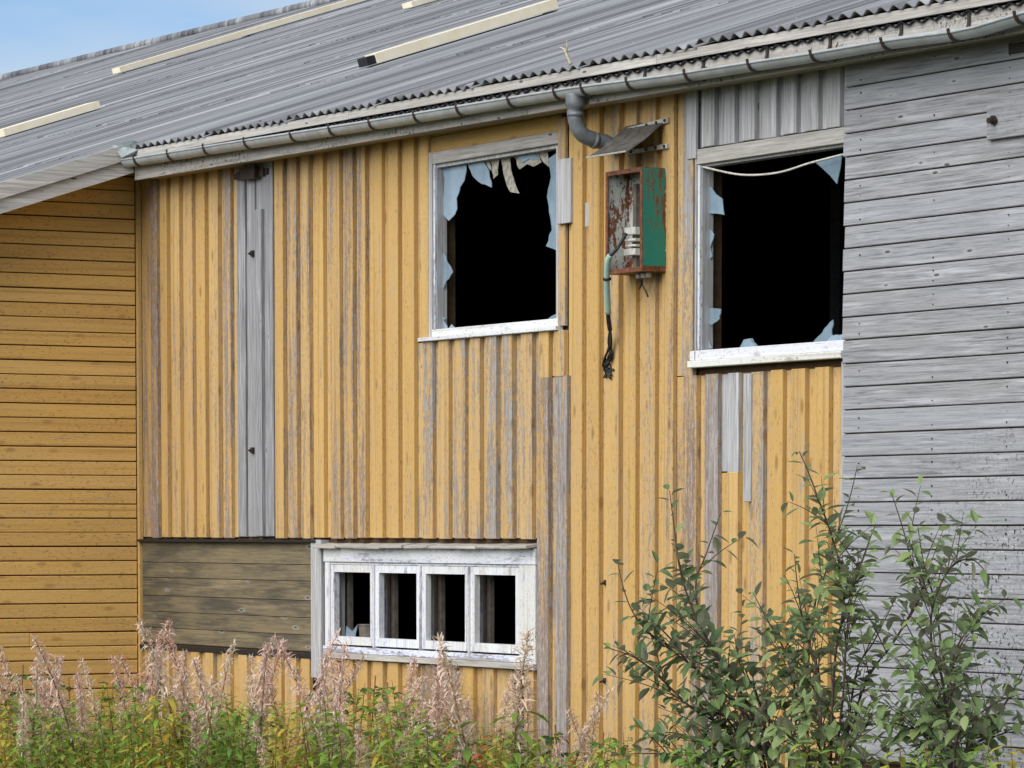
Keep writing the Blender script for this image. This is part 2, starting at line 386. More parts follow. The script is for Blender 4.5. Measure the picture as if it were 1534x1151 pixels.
# ---- walls: sheathing with the window openings
XR = 14.2
w1 = (xat(655, 400), xat(841, 400), 3.165, 4.40)          # upper left opening x0,x1,z0,z1
w2 = (xat(1052, 400), 10.62, 2.875, 4.125)
w3 = (xat(503, 900), xat(789, 900), .885, 1.50)
def grid_wall(xs, zs, holes, y0, y1, base):
    V, F, idx = [], [], {}
    def vid(i, j, s):
        k = (i, j, s)
        if k not in idx:
            idx[k] = len(V); V.append(Vector((xs[i], y0 if s == 0 else y1, zs[j]))-base)
        return idx[k]
    nx, nz = len(xs)-1, len(zs)-1
    def full(i, j):
        if i < 0 or j < 0 or i >= nx or j >= nz: return False
        cx, cz = (xs[i]+xs[i+1])/2, (zs[j]+zs[j+1])/2
        return not any(h[0] < cx < h[1] and h[2] < cz < h[3] for h in holes)
    for i in range(nx):
        for j in range(nz):
            if not full(i, j): continue
            F.append((vid(i,j,0), vid(i+1,j,0), vid(i+1,j+1,0), vid(i,j+1,0)))
            F.append((vid(i,j,1), vid(i,j+1,1), vid(i+1,j+1,1), vid(i+1,j,1)))
            if not full(i-1, j): F.append((vid(i,j,0), vid(i,j+1,0), vid(i,j+1,1), vid(i,j,1)))
            if not full(i+1, j): F.append((vid(i+1,j,0), vid(i+1,j,1), vid(i+1,j+1,1), vid(i+1,j+1,0)))
            if not full(i, j-1): F.append((vid(i,j,0), vid(i,j,1), vid(i+1,j,1), vid(i+1,j,0)))
            if not full(i, j+1): F.append((vid(i,j+1,0), vid(i+1,j+1,0), vid(i+1,j+1,1), vid(i,j+1,1)))
    return V, F
hs = [w1, w2, w3]
xs = sorted({-.0, XR} | {h[k] for h in hs for k in (0, 1)}); zs = sorted({GZ+.12, 4.70} | {h[k] for h in hs for k in (2, 3)})
b0 = Vector((0, 0, GZ+.12))
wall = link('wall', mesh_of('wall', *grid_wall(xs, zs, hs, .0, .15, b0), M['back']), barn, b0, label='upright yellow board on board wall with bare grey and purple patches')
gwall = box('wall', M['back'], barn, 10.352, XR, -.060, -.046, .345, 4.60, 0, label='wall of level silver grey weathered boards')
# the left wing's end wall, facing +x
YL = -4.2
lw_b = Vector((-.15, YL, GZ))
def zl(y): return zroof(.2, y)-.26
V = [(x, y, z) for x in (0, .15) for (y, z) in ((0, 0), (-YL-.001, 0), (-YL-.001, zl(-.001)-GZ), (0, zl(YL)-GZ))]
lwall = link('wall', mesh_of('wall', V, [(3,2,1,0),(4,5,6,7),(0,1,5,4),(1,2,6,5),(2,3,7,6),(3,0,4,7)], M['back']), barn, lw_b, label='level ochre yellow boards of the left wing')

# ---- left wing boards
Z0 = on_x(211, 350.5, 0).z; PITCH = .1182
k = -40
while True:
    z0 = Z0+k*PITCH; k += 1
    if z0 < GZ+.05: continue
    z1 = z0+PITCH-.0095
    ya, yb = YL, -.062
    def ymax(z): return min(-.062, (z+.26-ZE0)/TN+YE)     # below the rake
    if z0 > zl(-.062): break
    jt = [ya, yb]
    if abs(z0-on_x(20, 962, 0).z) < .07: jt = [ya, on_x(43, 950, 0).y, yb]
    elif random.random() < .25: jt = [ya, random.uniform(-3.6, -1.6), yb]
    for a, b in zip(jt[:-1], jt[1:]):
        a2, b2 = a+.0015, b-.0015
        if z1 > zl(b2):
            # cut on the slope of the rake
            ytop0 = (z0+.26-ZE0)/TN+YE; ytop1 = (z1+.26-ZE0)/TN+YE
        yc = lambda z: YE+(z+.235-ZE0)/TN
        if yc(z0) > b2-.02: continue
        V, F = box_vf(0, .020, 0, b2-a2, 0, z1-z0, .004, 'x')
        if yc(z1) > a2:      # cut on the slope of the rake
            V = [(x, max(y, min(b2-a2-.002*(1+i%3), yc(z0+z)-a2)), z) for i, (x, y, z) in enumerate(V)]
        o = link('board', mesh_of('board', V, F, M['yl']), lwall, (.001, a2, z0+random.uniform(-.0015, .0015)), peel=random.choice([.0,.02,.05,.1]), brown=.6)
        o.rotation_euler = (random.uniform(-.0004, .0004), .035, 0)
box('corner_trim', M['yv'], barn, .024, .062, -.060, -.024, GZ+.02, 4.66, .004, peel=.1, brown=.5)

# ---- upright boards of the long wall
def zt(x): return 4.672-.0055*x                  # where the boards meet the soffit
WT = 0.022
def over(px, yref, z0, z1, wdt, mat='yv', **kw):
    x1 = xat(px, yref, -.053)
    b = box('board', M[mat], wall, x1-wdt, x1, -.057+random.uniform(-.004, .003), -.0235, z0, z1+random.uniform(-.0, .006), .0035, **kw)
    b.rotation_euler = (0, random.uniform(-.0012, .0012), 0)
    return b
def under(x0, x1, z0, z1, mat='yv', **kw):
    return box('board', M[mat], wall, x0, x1, -.0215, -.001, z0, z1, .002, **kw)
def run(pxs, yref, z0, z1, xa, xb, mat='yv', peel={}, base=(.2, .48), umat=None):
    """over boards with right edges at pxs, under boards between; z0, z1 numbers or functions of x"""
    X = [xat(p, yref, -.053) for p in pxs]
    prev = xa
    for i, p in enumerate(pxs):
        pit = (X[i]-X[i-1]) if i else (X[1]-X[0] if len(X) > 1 else .2)
        wd = min(.150, max(.085, pit*.62)); xl = max(xa, X[i]-wd)
        pl, br = peel.get(p, (random.uniform(*base), random.choice([.15, .4, .8])))
        f0 = z0(X[i]) if callable(z0) else z0; f1 = z1(X[i]) if callable(z1) else z1
        over(p, yref, f0+random.uniform(-.004, .004), f1, X[i]-xl, mat, peel=pl, brown=br)
        ua, ub = max(xa, prev-.025) if i else xa, xl+.028
        if ub-ua > .02: under(ua, ub, f0+.006, f1, umat or mat, peel=min(1, pl*.6+random.uniform(0, .2)), brown=br)
        prev = X[i]
    if xb-prev > .01:
        f0 = z0(xb) if callable(z0) else z0; f1 = z1(xb) if callable(z1) else z1
        under(prev-.025, xb, f0+.006, f1, umat or mat, peel=random.uniform(*base), brown=.3)
ZF = zat(340, 806)+.0                            # foot of the upper boards over the panel and low window
XD0, XD1 = xat(356, 550, -.03), xat(410, 550, -.03)
run([236,251,270,289,308,328,346], 550, ZF, zt, .064, XD0, peel={236:(.74,.8),251:(.3,.8),270:(.35,.3),289:(.4,.8),308:(.3,.6),328:(.45,.1),346:(.62,.5)})
XW1 = xat(641, 400, -.03)
run([425,445,464,485,509,529,548,572,597,621], 550, ZF, zt, XD1+.004, xat(623, 550, -.03), peel={425:(.4,.5),445:(.58,.6),464:(.50,.7),485:(.2,.4),509:(.48,.4),529:(.55,.7),548:(.56,.8),572:(.22,.2),597:(.15,.1),621:(.2,.2)})
run([642], 400, zat(634, 512), zt, xat(623, 400, -.03), XW1, peel={642:(.2,.2)})
# yellow panel over the upper left window (level boards), and boards under it
XWR = xat(846, 400, -.03)
hz0, hz1 = 4.475, zt(6)
box('board', M['yh'], wall, XW1+.002, XWR-.05, -.030, -.001, hz0, 4.585, .003, peel=.12, brown=.3)
box('board', M['yh'], wall, XW1+.002, XWR-.05, -.030, -.001, 4.589, hz1-.005, .003, peel=.15, brown=.3)
SIL1 = 3.115
run([648,672,696,719,744,768,797], 650, ZF, SIL1, xat(623, 650, -.03)+.003, xat(804, 650, -.03), peel={648:(.62,.1),672:(.42,.05),696:(.62,.05),719:(.5,.05),744:(.62,.05),768:(.66,.0),797:(.45,.0)}, umat='yv')
ZP = zat(830, 566)
run([822,846], 530, ZP+.003, SIL1, xat(804, 530, -.03)+.003, xat(850, 530, -.03), peel={822:(.35,.2),846:(.45,.1)})
run([822,849], 800, GZ+.1, ZP, xat(805, 800, -.03)+.003, xat(850, 800, -.03), peel={822:(.74,.7),849:(.86,.35)})
# right of the upper left window, full height
XC = xat(1012, 650, -.03)
run([872,898,927,952,981,1008], 650, GZ+.1, zt, xat(850, 650, -.03)+.003, XC, base=(.2,.42), peel={872:(.2,.1),927:(.36,.1),981:(.45,.0),952:(.3,.2)})
box('board', M['yv'], wall, xat(927, 650, -.049)-.062, xat(927, 650, -.049)-.012, -.050, -.0462, zat(918, 775), zat(918, 560), .001, peel=1.0, brown=.0)
# grey boards left of and over the right window, yellow under it
SIL2 = 2.80
run([1038], 400, SIL2-.05, zt, XC+.003, xat(1042, 400, -.03), peel={1038:(.78,.0)})
ZG = 4.205
run([1071,1101,1131,1163,1193,1226,1258,1280], 160, ZG, zt, xat(1042, 160, -.03)+.003, 10.5, mat='gv')
box('board', M['gv'], wall, xat(1029, 200, -.068), xat(1042, 200, -.068), -.068, -.047, zat(1035, 241), zt(8.4), .003)
zg = zat(1098, 708)
run([1044,1075], 650, GZ+.1, SIL2-.05, XC+.003, xat(1079, 650, -.03), peel={1044:(.70,.9),1075:(.88,.45)})
run([1106], 650, GZ+.1, zg-.002, xat(1079, 650, -.03)+.003, xat(1110, 650, -.03), peel={1106:(.2,.1)})
run([1106], 640, zg, SIL2-.05, xat(1079, 640, -.03)+.003, xat(1110, 640, -.03), mat='gv')
run([1143,1172,1206,1242], 650, GZ+.1, SIL2-.05, xat(1110, 650, -.03)+.003, xat(1259, 650, -.03), peel={1143:(.58,.0),1172:(.15,.1),1206:(.34,.0),1242:(.15,.2)})
box('board', M['gv'], wall, xat(1114, 650, -.068), xat(1122, 650, -.068)+.02, -.068, -.047, zat(1118, 752), SIL2-.06, .003)
box('board', M['gv'], wall, xat(1259, 650, -.05)+.004, 10.345, -.052, -.001, GZ+.1, SIL2-.02, .003)
# boards under the low window and under the dark panel
ZB = .77
run([236,253,275,298,320,345,370,396,421,444,464], 1000, GZ+.1, .76, .064, xat(467, 1000, -.03), base=(.15,.5), peel={236:(.7,1.)})
run([505,528,550,574,597,624,652,682,709,739], 1000, GZ+.1, ZB, xat(484, 1000, -.03), xat(768, 1000, -.03), base=(.1,.35), peel={597:(.2,.1),652:(.62,1.),682:(.82,1.),739:(.45,.9),709:(.15,.3)})
box('board', M['black'], wall, xat(770, 1040, -.03), xat(783, 1040, -.03), -.044, -.001, GZ+.1, ZB, .003)
run([800], 1040, GZ+.1, ZB, xat(783, 1040, -.03)+.003, xat(805, 1040, -.03), peel={800:(.4,.8)})
for px, py in ((903,873),(902,1020)):
    q = on_y(px, py, -.05)
    V, F = join([box_vf(-.016, .016, -.012, 0, -.018, .018), tube_vf([(0,-.02,0),(0,-.045,-.01)], [.009, .007], 6)])
    link('peg', mesh_of('peg', V, F, M['iron']), wall, (q.x, -.0545 if px < 890 else -.022, q.z))
# the slim grey door planks with their loose strip
door = box('plank_door', M['gk'], barn, XD0, xat(368, 550, -.03), -.034, -.001, ZF+.01, zt(1.8)-.02, .003, label='narrow shut door of bare grey planks')
box('plank', M['gk'], door, xat(371.5, 550, -.03), xat(383, 550, -.03), -.034, -.001, ZF+.01, zt(1.9)-.02, .003)
box('plank', M['gk'], door, xat(386.5, 550, -.03), XD1, -.038, -.001, ZF+.01, zt(2)-.015, .003)
box('batten', M['gk'], door, xat(384, 550, -.06), xat(392, 550, -.06)+.02, -.072, -.040, ZF+.015, zat(388, 316), .003)
box('cover_plank', M['gk'], door, xat(396, 550, -.06), xat(408, 550, -.06), -.055, -.040, ZF+.015, zt(2.2)-.03, .003)
hx0, hx1 = xat(352, 265, -.06), xat(402, 262, -.06)
hgv = join([box_vf(0, hx1-hx0, -.012, 0, .0, .045), box_vf(.18, .44, -.05, -.0125, -.02, .075), box_vf(.07, .12, -.022, -.0125, -.01, .055), box_vf(hx1-hx0-.12, hx1-hx0-.05, -.022, -.0125, -.01, .055)])
link('hinge', mesh_of('hinge', *hgv, M['iron']), door, (hx0, -.058, zat(352, 272)))
for py in (380, 675):
    p = on_y(377, py, -.05)
    lv = join([box_vf(-.022, .022, -.016, 0, -.024, .024), tube_vf([(-.015,-.016,-.008),(-.015,-.035,.0),(.03,-.035,.008)], .006, 5)])
    link('latch', mesh_of('latch', *lv, M['iron']), door, (p.x, -.036, p.z))

# ---- grey level boards at the right
gy = [101,130.7,165,200,235,269.7,304,339,372.5,407,441,475.7,510,545.7,580.5,615,650.5,685,718.7,753.7,788.7,823.7,858.7,893.7,928.7,964.5,999.5,1034,1069,1103,1138]
for i in range(len(gy)-1):
    z1, z0 = zat(1280, gy[i], -.08), zat(1280, gy[i+1], -.08)
    if i == 0: z1 = 4.585
    z0 += .0075
    li = max(0, min(1, (gy[i]-560)/220))
    cut = [10.352+random.uniform(-.012, .012), XR]
    if i in (4, 11, 18, 24): cut = [cut[0], random.uniform(12.8, 13.6), XR]
    for a, b in zip(cut[:-1], cut[1:]):
        o = box('board', M['gh'], gwall, a+.0015, b-.0015, -.082, -.062, z0, z1, .004, lichen=li)
        o.rotation_euler = (-.03+random.uniform(-.005, .005), random.uniform(-.0008, .0008), 0)
nv = []
for i in range(len(gy)-1):
    z0 = zat(1280, gy[i+1], -.08)
    for px in (1288, 1398, 1510):
        x = xat(px, 500, -.08)
        for q in (.035, .095):
            if random.random() < .4: continue
            nv.append(box_vf(x-.0025, x+.0025, -.0875, -.078, z0+q+random.uniform(-.006,.006), z0+q+.006))
V, F = join(nv); link('nail', mesh_of('nail', [Vector(v)-Vector((10.36, -.08, .4)) for v in V], F, M['iron']), gwall, (10.36, -.08, .4), kind='stuff')
# below the grey boards, the foot of the wall is yellow again
for zz in (GZ+.13, GZ+.27, GZ+.41):
    box('board', M['yh'], gwall, 10.36, XR, -.060, -.047, zz, zz+.132, .003, peel=.2, brown=.2)
pb = box('board', M['gh'], gwall, xat(1478, 180, -.11), XR-.4, -.112, -.090, zat(1480, 210, -.11), zat(1480, 157, -.11), .004, lichen=.2, label='short grey board with a dark bolt')
p = on_y(1490, 180, -.115)
bv = join([tube_vf([(0,0,0),(0,-.05,-.006)], [.017, .017], 8), tube_vf([(0,-.008,0),(0,-.018,-.002)], [.03, .03], 6)])
link('bolt', mesh_of('bolt', *bv, M['iron']), gwall, (p.x, -.112, p.z))
box('strap', M['iron'], gwall, xat(1510, 70, -.1), XR-.3, -.098, -.088, zat(1512, 81, -.1), zat(1512, 66, -.1), .002)

# ---- dark plank panel under the left boards
pnl = box('dark_panel', M['back'], barn, .064, xat(467, 900, -.03), -.016, -.002, .80, ZF-.02, 0, label='olive black stained level planks over a closed opening')
pz = [ZF-.035]
for py in (845, 868, 895, 919, 943, 966): pz.append(zat(240, py+(-2), -.03))
for a, b in zip(pz[:-1], pz[1:]):
    box('plank', M['br'], pnl, .066, xat(467, 900, -.03), -.034, -.0165, b+.004, a, .003, peel=random.uniform(.35, .62), brown=.5)
zf = ZF-.035
tl = box('flashing', M['black'], barn, -.0+.064, xat(472, 812, -.08), -.085, -.002, zf, zf+.022, .003)
box('flashing', M['black'], barn, .066, xat(467, 972, -.06), -.065, -.002, .765, .80, .003)
box('post', M['gv'], barn, xat(468, 900, -.06), xat(483, 900, -.06), -.075, -.002, .62, ZF-.012, .004)

# ---- windows
def frame_vf(x0, x1, z0, z1, tw, y0, y1, bt=None):
    bt = bt or tw
    return join([box_vf(x0, x0+tw, y0, y1, z0, z1), box_vf(x1-tw, x1, y0, y1, z0, z1),
                 box_vf(x0+tw, x1-tw, y0, y1, z1-tw, z1), box_vf(x0+tw, x1-tw, y0, y1, z0, z0+bt)])
def shard(win, pts, y, mat='glass', th=.005, name='glass_shard'):
    jp = []
    for i, (ax_, ay_) in enumerate(pts):
        bx_, by_ = pts[(i+1) % len(pts)]; jp.append((ax_, ay_))
        L_ = math.hypot(bx_-ax_, by_-ay_)
        if L_ > 14:
            for f in (.35, .7): jp.append((ax_+(bx_-ax_)*f+random.uniform(-.07, .07)*L_*.9, ay_+(by_-ay_)*f+random.uniform(-.06, .06)*L_*.9))
    P = [on_y(px, py, y) for px, py in jp]
    b = Vector((P[0].x, y, P[0].z)); poly = [(q.x, q.z) for q in P]
    V, F = prism_y(poly, y, y+th, b); o = link(name, mesh_of(name, V, F, M[mat]), win, b)
    o.rotation_euler = (random.uniform(-.012, .012), 0, random.uniform(-.015, .015)); return o
def window(label, h, gmat):
    x0, x1, z0, z1 = h; b = Vector((x0, 0, z0))
    V, F = frame_vf(x0+.002, x1-.002, z0+.002, z1-.002, .035, -.02, .06); V = [Vector(v)-b for v in V]
    return link('window', mesh_of('window', V, F, M[gmat]), barn, b, label=label)
win1 = window('smashed wide window with glass shards and a loose grey plank', w1, 'gv')
x0, x1, z0, z1 = w1
box('casing', M['gv'], win1, XW1+.003, x0+.012, -.052, -.022, z0-.03, z1+.075, .003, peel=.5)
box('casing', M['gw'], win1, x0+.0125, x1+.03, -.048, -.021, z1-.012, z1+.072, .003)
box('bead', M['wv'], win1, x0+.014, x0+.034, -.040, -.021, z0+.04, z1-.014, .003, peel=.5, brown=.0)
box('rail', M['wh'], win1, x0-.06, x1+.03, -.050, -.021, z0-.018, z0+.036, .004, peel=.22, brown=.0)
box('sill', M['wh'], win1, XW1-.06, x1+.06, -.085, -.0225, z0-.046, z0-.0195, .004, peel=.15, brown=.0)
box('loose_plank', M['gv'], win1, xat(834, 285, -.075), xat(855, 285, -.075), -.078, -.053, zat(845, 335, -.075), zat(845, 238, -.075), .003)
box('casing', M['yv'], win1, x1+.031, XWR+.03, -.047, -.0235, z0-.018, z1+.16, .003, peel=.5, brown=.0)
box('slat', M['gv'], barn, xat(876, 320, -.06), xat(884, 320, -.06), -.058, -.0475, zat(880, 340, -.05), zat(880, 304, -.05), .002)
GY = .03
for pts in ([(700,240),(712,238),(724,237),(722,248),(712,246)], [(655,333),(662,338),(664,352),(656,362)], [(775,233),(800,229),(806,240),(792,238),(782,244)], [(662,246),(698,242),(697,262),(688,287),(681,322),(672,331),(661,318)],
            [(699,242),(722,239),(733,256),(737,281),(722,276),(708,264)],
            [(846,218),(846,372),(838,378),(828,373),(817,369),(826,345),(822,318),(819,295),(825,265),(821,238)],
            [(658,362),(668,385),(679,408),(669,421),(658,445)],
            [(658,494),(664,478),(670,492)], [(671,494),(676,486),(684,494)], [(838,484),(815,484),(826,474),(838,468)], [(798,486),(806,480),(814,486)],
            [(656,446),(664,455),(660,470),(667,478),(656,484)], [(690,494),(697,489),(706,494)], [(735,491),(742,487),(750,490)], [(846,373),(846,430),(840,420),(843,400),(838,385)]):
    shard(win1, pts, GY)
for pts in ([(722,238),(733,237),(736,256),(732,252)], [(735,237),(748,236),(746,262),(739,268),(737,252)], [(750,236),(764,235),(767,262),(777,290),(764,288),(757,272)], [(770,235),(805,229),(812,243),(800,250),(790,246),(778,254)], [(806,229),(820,226),(822,250),(815,244)]):
    shard(win1, pts, GY+.012, 'paper', .003, 'film_scrap')
win2 = window('smashed wide window half hidden by the grey board wall', w2, 'gv')
x0, x1, z0, z1 = w2
box('casing', M['gv'], win2, xat(1042, 400, -.05), x0+.012, -.058, -.0235, z0-.07, z1+.05, .003)
box('casing', M['gw'], win2, x0+.0125, 10.6, -.054, -.0225, z1-.02, z1+.075, .003)
box('bead', M['wv'], win2, x0+.014, x0+.036, -.046, -.0215, z0+.04, z1-.022, .003, peel=.45, brown=.0)
box('rail', M['wh'], win2, x0-.06, 10.346, -.058, -.0215, z0-.03, z0+.036, .004, peel=.12, brown=.0)
box('sill', M['wh'], win2, xat(1030, 548, -.09), 10.346, -.095, -.0235, z0-.075, z0-.032, .004, peel=.10, brown=.0)
for pts in ([(1056,275),(1082,298),(1085,322),(1056,319)], [(1054,459),(1080,463),(1078,478),(1066,487),(1054,480)],
            [(1054,330),(1067,348),(1069,352),(1063,372),(1066,384),(1054,398)], [(1222,244),(1261,232),(1259,252),(1254,276)],
            [(1263,231),(1284,226),(1284,254),(1270,243)], [(1268,372),(1286,370),(1286,416),(1269,413)],
            [(1218,512),(1235,492),(1248,479),(1246,500),(1250,512)], [(1264,512),(1274,490),(1286,476),(1286,512)], [(1054,520),(1062,505),(1066,522)], [(1054,405),(1061,425),(1058,446),(1054,450)]):
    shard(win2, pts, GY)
for pts in ([(1108,521),(1114,509),(1124,507),(1132,520)], [(1238,512),(1246,503),(1262,501),(1264,512)]):
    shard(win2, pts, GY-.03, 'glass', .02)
V = tube_vf(smoothpath([on_y(1052, 250, -.03), on_y(1110, 262, -.05), on_y(1165, 259, -.055), on_y(1215, 244, -.05), on_y(1278, 228, -.03)]), .007, 6)
bb = on_y(1052, 250, -.03); link('wire', mesh_of('wire', *rel(V, bb), M['wire'], True), None, bb, label='thin white wire sagging across the top of the window beside the grey wall', category='wire')
win3 = window('low white four pane window with peeling paint', w3, 'gv')
x0, x1, z0, z1 = w3
xl, xr = xat(488, 900, -.05), xat(803, 900, -.05)
box('casing', M['wv'], win3, xl, x0+.008, -.058, -.0015, z0-.09, z1+.10, .004, peel=.30, brown=.0)
box('casing', M['wv'], win3, x1-.008, xr, -.058, -.0015, z0-.09, z1+.10, .004, peel=.30, brown=.0)
box('header', M['wh'], win3, xl-.01, xr+.01, -.066, -.0015, z1+.012, z1+.128, .004, peel=.36, brown=.0)
box('casing', M['wh'], win3, x0+.009, x1-.009, -.050, -.0015, z1-.012, z1+.011, .003, peel=.45, brown=.0)
n = 9; xa, xb = xat(470, 812, -.12), xr+.02
for i in range(n):
    a = xa+(xb-xa)*i/n; b = xa+(xb-xa)*(i+1)/n
    o = box('cap_plank', M['gw'], win3, a+.003, b-.003, -.135+random.uniform(-.012, .012), -.0015, 0, .020, .003)
    o.location.z = z1+.138-WL[win3].z; WL[o].z = z1+.138; o.rotation_euler = (.16+random.uniform(-.03, .03), random.uniform(-.02, .02), 0)
box('sill', M['gw'], win3, xat(484, 985, -.08), xr+.02, -.088, -.0015, z0-.105, z0-.062, .004)
box('sill', M['wh'], win3, x0-.10, xr-.02, -.060, -.0025, z0-.0605, z0-.012, .003, peel=.55, brown=.0)
pw = (x1-x0)/4
for i in range(4):
    a = x0+i*pw+.012; b = x0+(i+1)*pw-.012
    V, F = frame_vf(0, b-a, 0, z1-z0-.008, .058, -.05, -.005, .062)
    s_ = link('sash', mesh_of('sash', V, F, M['wv']), win3, (a, 0, z0+.002), peel=.28, brown=.0)
    if i: box('mullion', M['wv'], win3, a-.0225, a-.0015, -.064, .05, z0-.010, z1-.002, .003, peel=.5, brown=0.)
    V, F = frame_vf(0, b-a, 0, z1-z0-.012, .045, .085, .12, .05)
    link('inner_frame', mesh_of('inner_frame', V, F, M['tin']), win3, (a, 0, z0+.004))  # dark colour paints in the shade deep in the opening
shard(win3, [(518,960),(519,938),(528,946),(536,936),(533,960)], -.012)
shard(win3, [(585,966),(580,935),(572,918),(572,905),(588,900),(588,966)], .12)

# ---- inside of the barn
XI = -11.0
def gable(x0, x1, y0, y1):
    V = [(x, y, z) for x in (x0, x1) for (y, z) in ((y0, GZ), (y1, GZ), (y1, zroof(x, y1)-.09), (y0, zroof(x, y0)-.09))]
    return V, [(3,2,1,0),(4,5,6,7),(0,1,5,4),(1,2,6,5),(2,3,7,6),(3,0,4,7)]
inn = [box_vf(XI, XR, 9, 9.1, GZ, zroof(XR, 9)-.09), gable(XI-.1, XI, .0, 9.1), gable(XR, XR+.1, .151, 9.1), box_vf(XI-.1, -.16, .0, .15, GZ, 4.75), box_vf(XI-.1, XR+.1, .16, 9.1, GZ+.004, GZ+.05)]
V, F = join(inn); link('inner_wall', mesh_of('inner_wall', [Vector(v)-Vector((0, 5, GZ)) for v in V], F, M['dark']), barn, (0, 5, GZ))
for xx in (1.2, -1.5, 4.4, 7.2):
    box('inner_post', M['dark'], barn, xx, xx+.12, 2.0, 2.12, GZ+.06, 5.2, 0)
# a battered pot on the low sill
pp = on_y(552, 958, .06)
pv = join([tube_vf([(0,0,0),(0,0,.012),(0,0,.105),(0,0,.115)], [.062,.068,.074,.078], 14), tube_vf([(0,0,.112),(0,0,.119)], [.082,.080], 14)])
link('pot', mesh_of('pot', *pv, M['tin'], False), None, (pp.x, .06, w3[2]+.04), label='small dull metal pot on the sill inside the first pane', category='pot')

# ------------------------------------------------------------------ roof
roof_b = Vector((6, YE, ZE0-.08))
def slab(x0, x1, y0, y1, off, th):
    return [(x0,y0,zroof(x0,y0)-off-th),(x1,y0,zroof(x1,y0)-off-th),(x1,y1,zroof(x1,y1)-off-th),(x0,y1,zroof(x0,y1)-off-th),
            (x0,y0,zroof(x0,y0)-off),(x1,y0,zroof(x1,y0)-off),(x1,y1,zroof(x1,y1)-off),(x0,y1,zroof(x0,y1)-off)], [(3,2,1,0),(4,5,6,7),(0,1,5,4),(1,2,6,5),(2,3,7,6),(3,0,4,7)]
XFAR = -62
dk = join([slab(XFAR, XR+.3, YE+.05, YR, .075, .03), slab(XFAR, .46, YL-.2, YE+.045, .075, .03)])
roof = link('roof', mesh_of('roof', [Vector(v)-roof_b for v in dk[0]], dk[1], M['gd']), barn, roof_b, label='low pitched roof of weathered grey corrugated sheets')
WPT, NW, SL, RSTEP = .13, 11, 2.50, 2.38
def wave_mesh(nw, length, amp=.016, th=.007, seg=8, ny=1, name='roof_sheet'):
    V, F = [], []
    nx = nw*seg
    for s, off in ((0, 0), (1, -th)):
        for j in range(ny+1):
            for i in range(nx+1):
                V.append((i*WPT/seg, length*j/ny, amp*math.cos(2*PI*i/seg+PI)*1.0+off+amp))
    st = (nx+1)*(ny+1); ix = lambda s, i, j: s*st+j*(nx+1)+i
    for j in range(ny):
        for i in range(nx):
            F.append((ix(0,i,j), ix(0,i+1,j), ix(0,i+1,j+1), ix(0,i,j+1)))
            F.append((ix(1,i,j+1), ix(1,i+1,j+1), ix(1,i+1,j), ix(1,i,j)))
    for i in range(nx):
        F.append((ix(1,i,0), ix(1,i+1,0), ix(0,i+1,0), ix(0,i,0))); F.append((ix(0,i,ny), ix(0,i+1,ny), ix(1,i+1,ny), ix(1,i,ny)))
    for j in range(ny):
        F.append((ix(0,0,j), ix(0,0,j+1), ix(1,0,j+1), ix(1,0,j))); F.append((ix(1,nx,j), ix(1,nx,j+1), ix(0,nx,j+1), ix(0,nx,j)))
    me = mesh_of(name, V, F, M['sheet'])
    return me
sheet_me = wave_mesh(NW, SL)
CA = math.cos(SA); smax = (YR-YE)/CA
nrow = int(math.ceil(smax/RSTEP))
cnt = 0
TONE = [random.random() for _ in range(80)]
for k in range(-3, nrow):
    s0 = k*RSTEP
    for c in range(-62, 14):
        x0 = .50+c*NW*WPT
        if k < 0 and c >= 0: continue
        y0 = YE-.02+s0*CA
        vis = False
        for (dx, ds) in ((0, 0), (1.43, 0), (0, 2.5), (1.43, 2.5)):
            P = Vector((x0+dx, y0+ds*CA, zroof(x0+dx, y0+ds*CA)))
            u, v = proj(P)
            if -220 < u < 1950 and -420 < v < 420: vis = True
        if not vis: continue
        z = zroof(x0, y0)-.042+random.uniform(0, .004)
        o = link('roof_sheet', sheet_me, roof, (x0, y0, z), tone=max(0, min(1, TONE[c+62]+random.uniform(-.15, .15)))); cnt += 1
        if y0+SL*CA > YR: o.scale = (1, (YR-y0)/CA/SL, 1)
        o.rotation_euler = (SA-.0035+random.uniform(-.0008, .0008), -ZES+.012, random.uniform(-.001, .001))
print('sheets', cnt)
# ridge
pr = [Vector((x, YR, zroof(x, YR)+.0)) for x in (XFAR, XR+.3)]
tube('ridge_cap', M['sheet'], roof, pr, .07, 8)
dk2 = [(XFAR,YR,zroof(XFAR,YR)-.05),(XR+.3,YR,zroof(XR,YR)-.05),(XR+.3,2*YR,zroof(XR,0)-.05),(XFAR,2*YR,zroof(XFAR,0)-.05)]
V = [Vector(v)-Vector((0,YR,5)) for v in dk2]; V += [v+Vector((0,0,-.04)) for v in V]
link('rear_slope', mesh_of('rear_slope', V, [(0,1,2,3),(7,6,5,4),(0,4,5,1),(1,5,6,2),(2,6,7,3),(3,7,4,0)], M['sheet']), roof, (0, YR, 5))
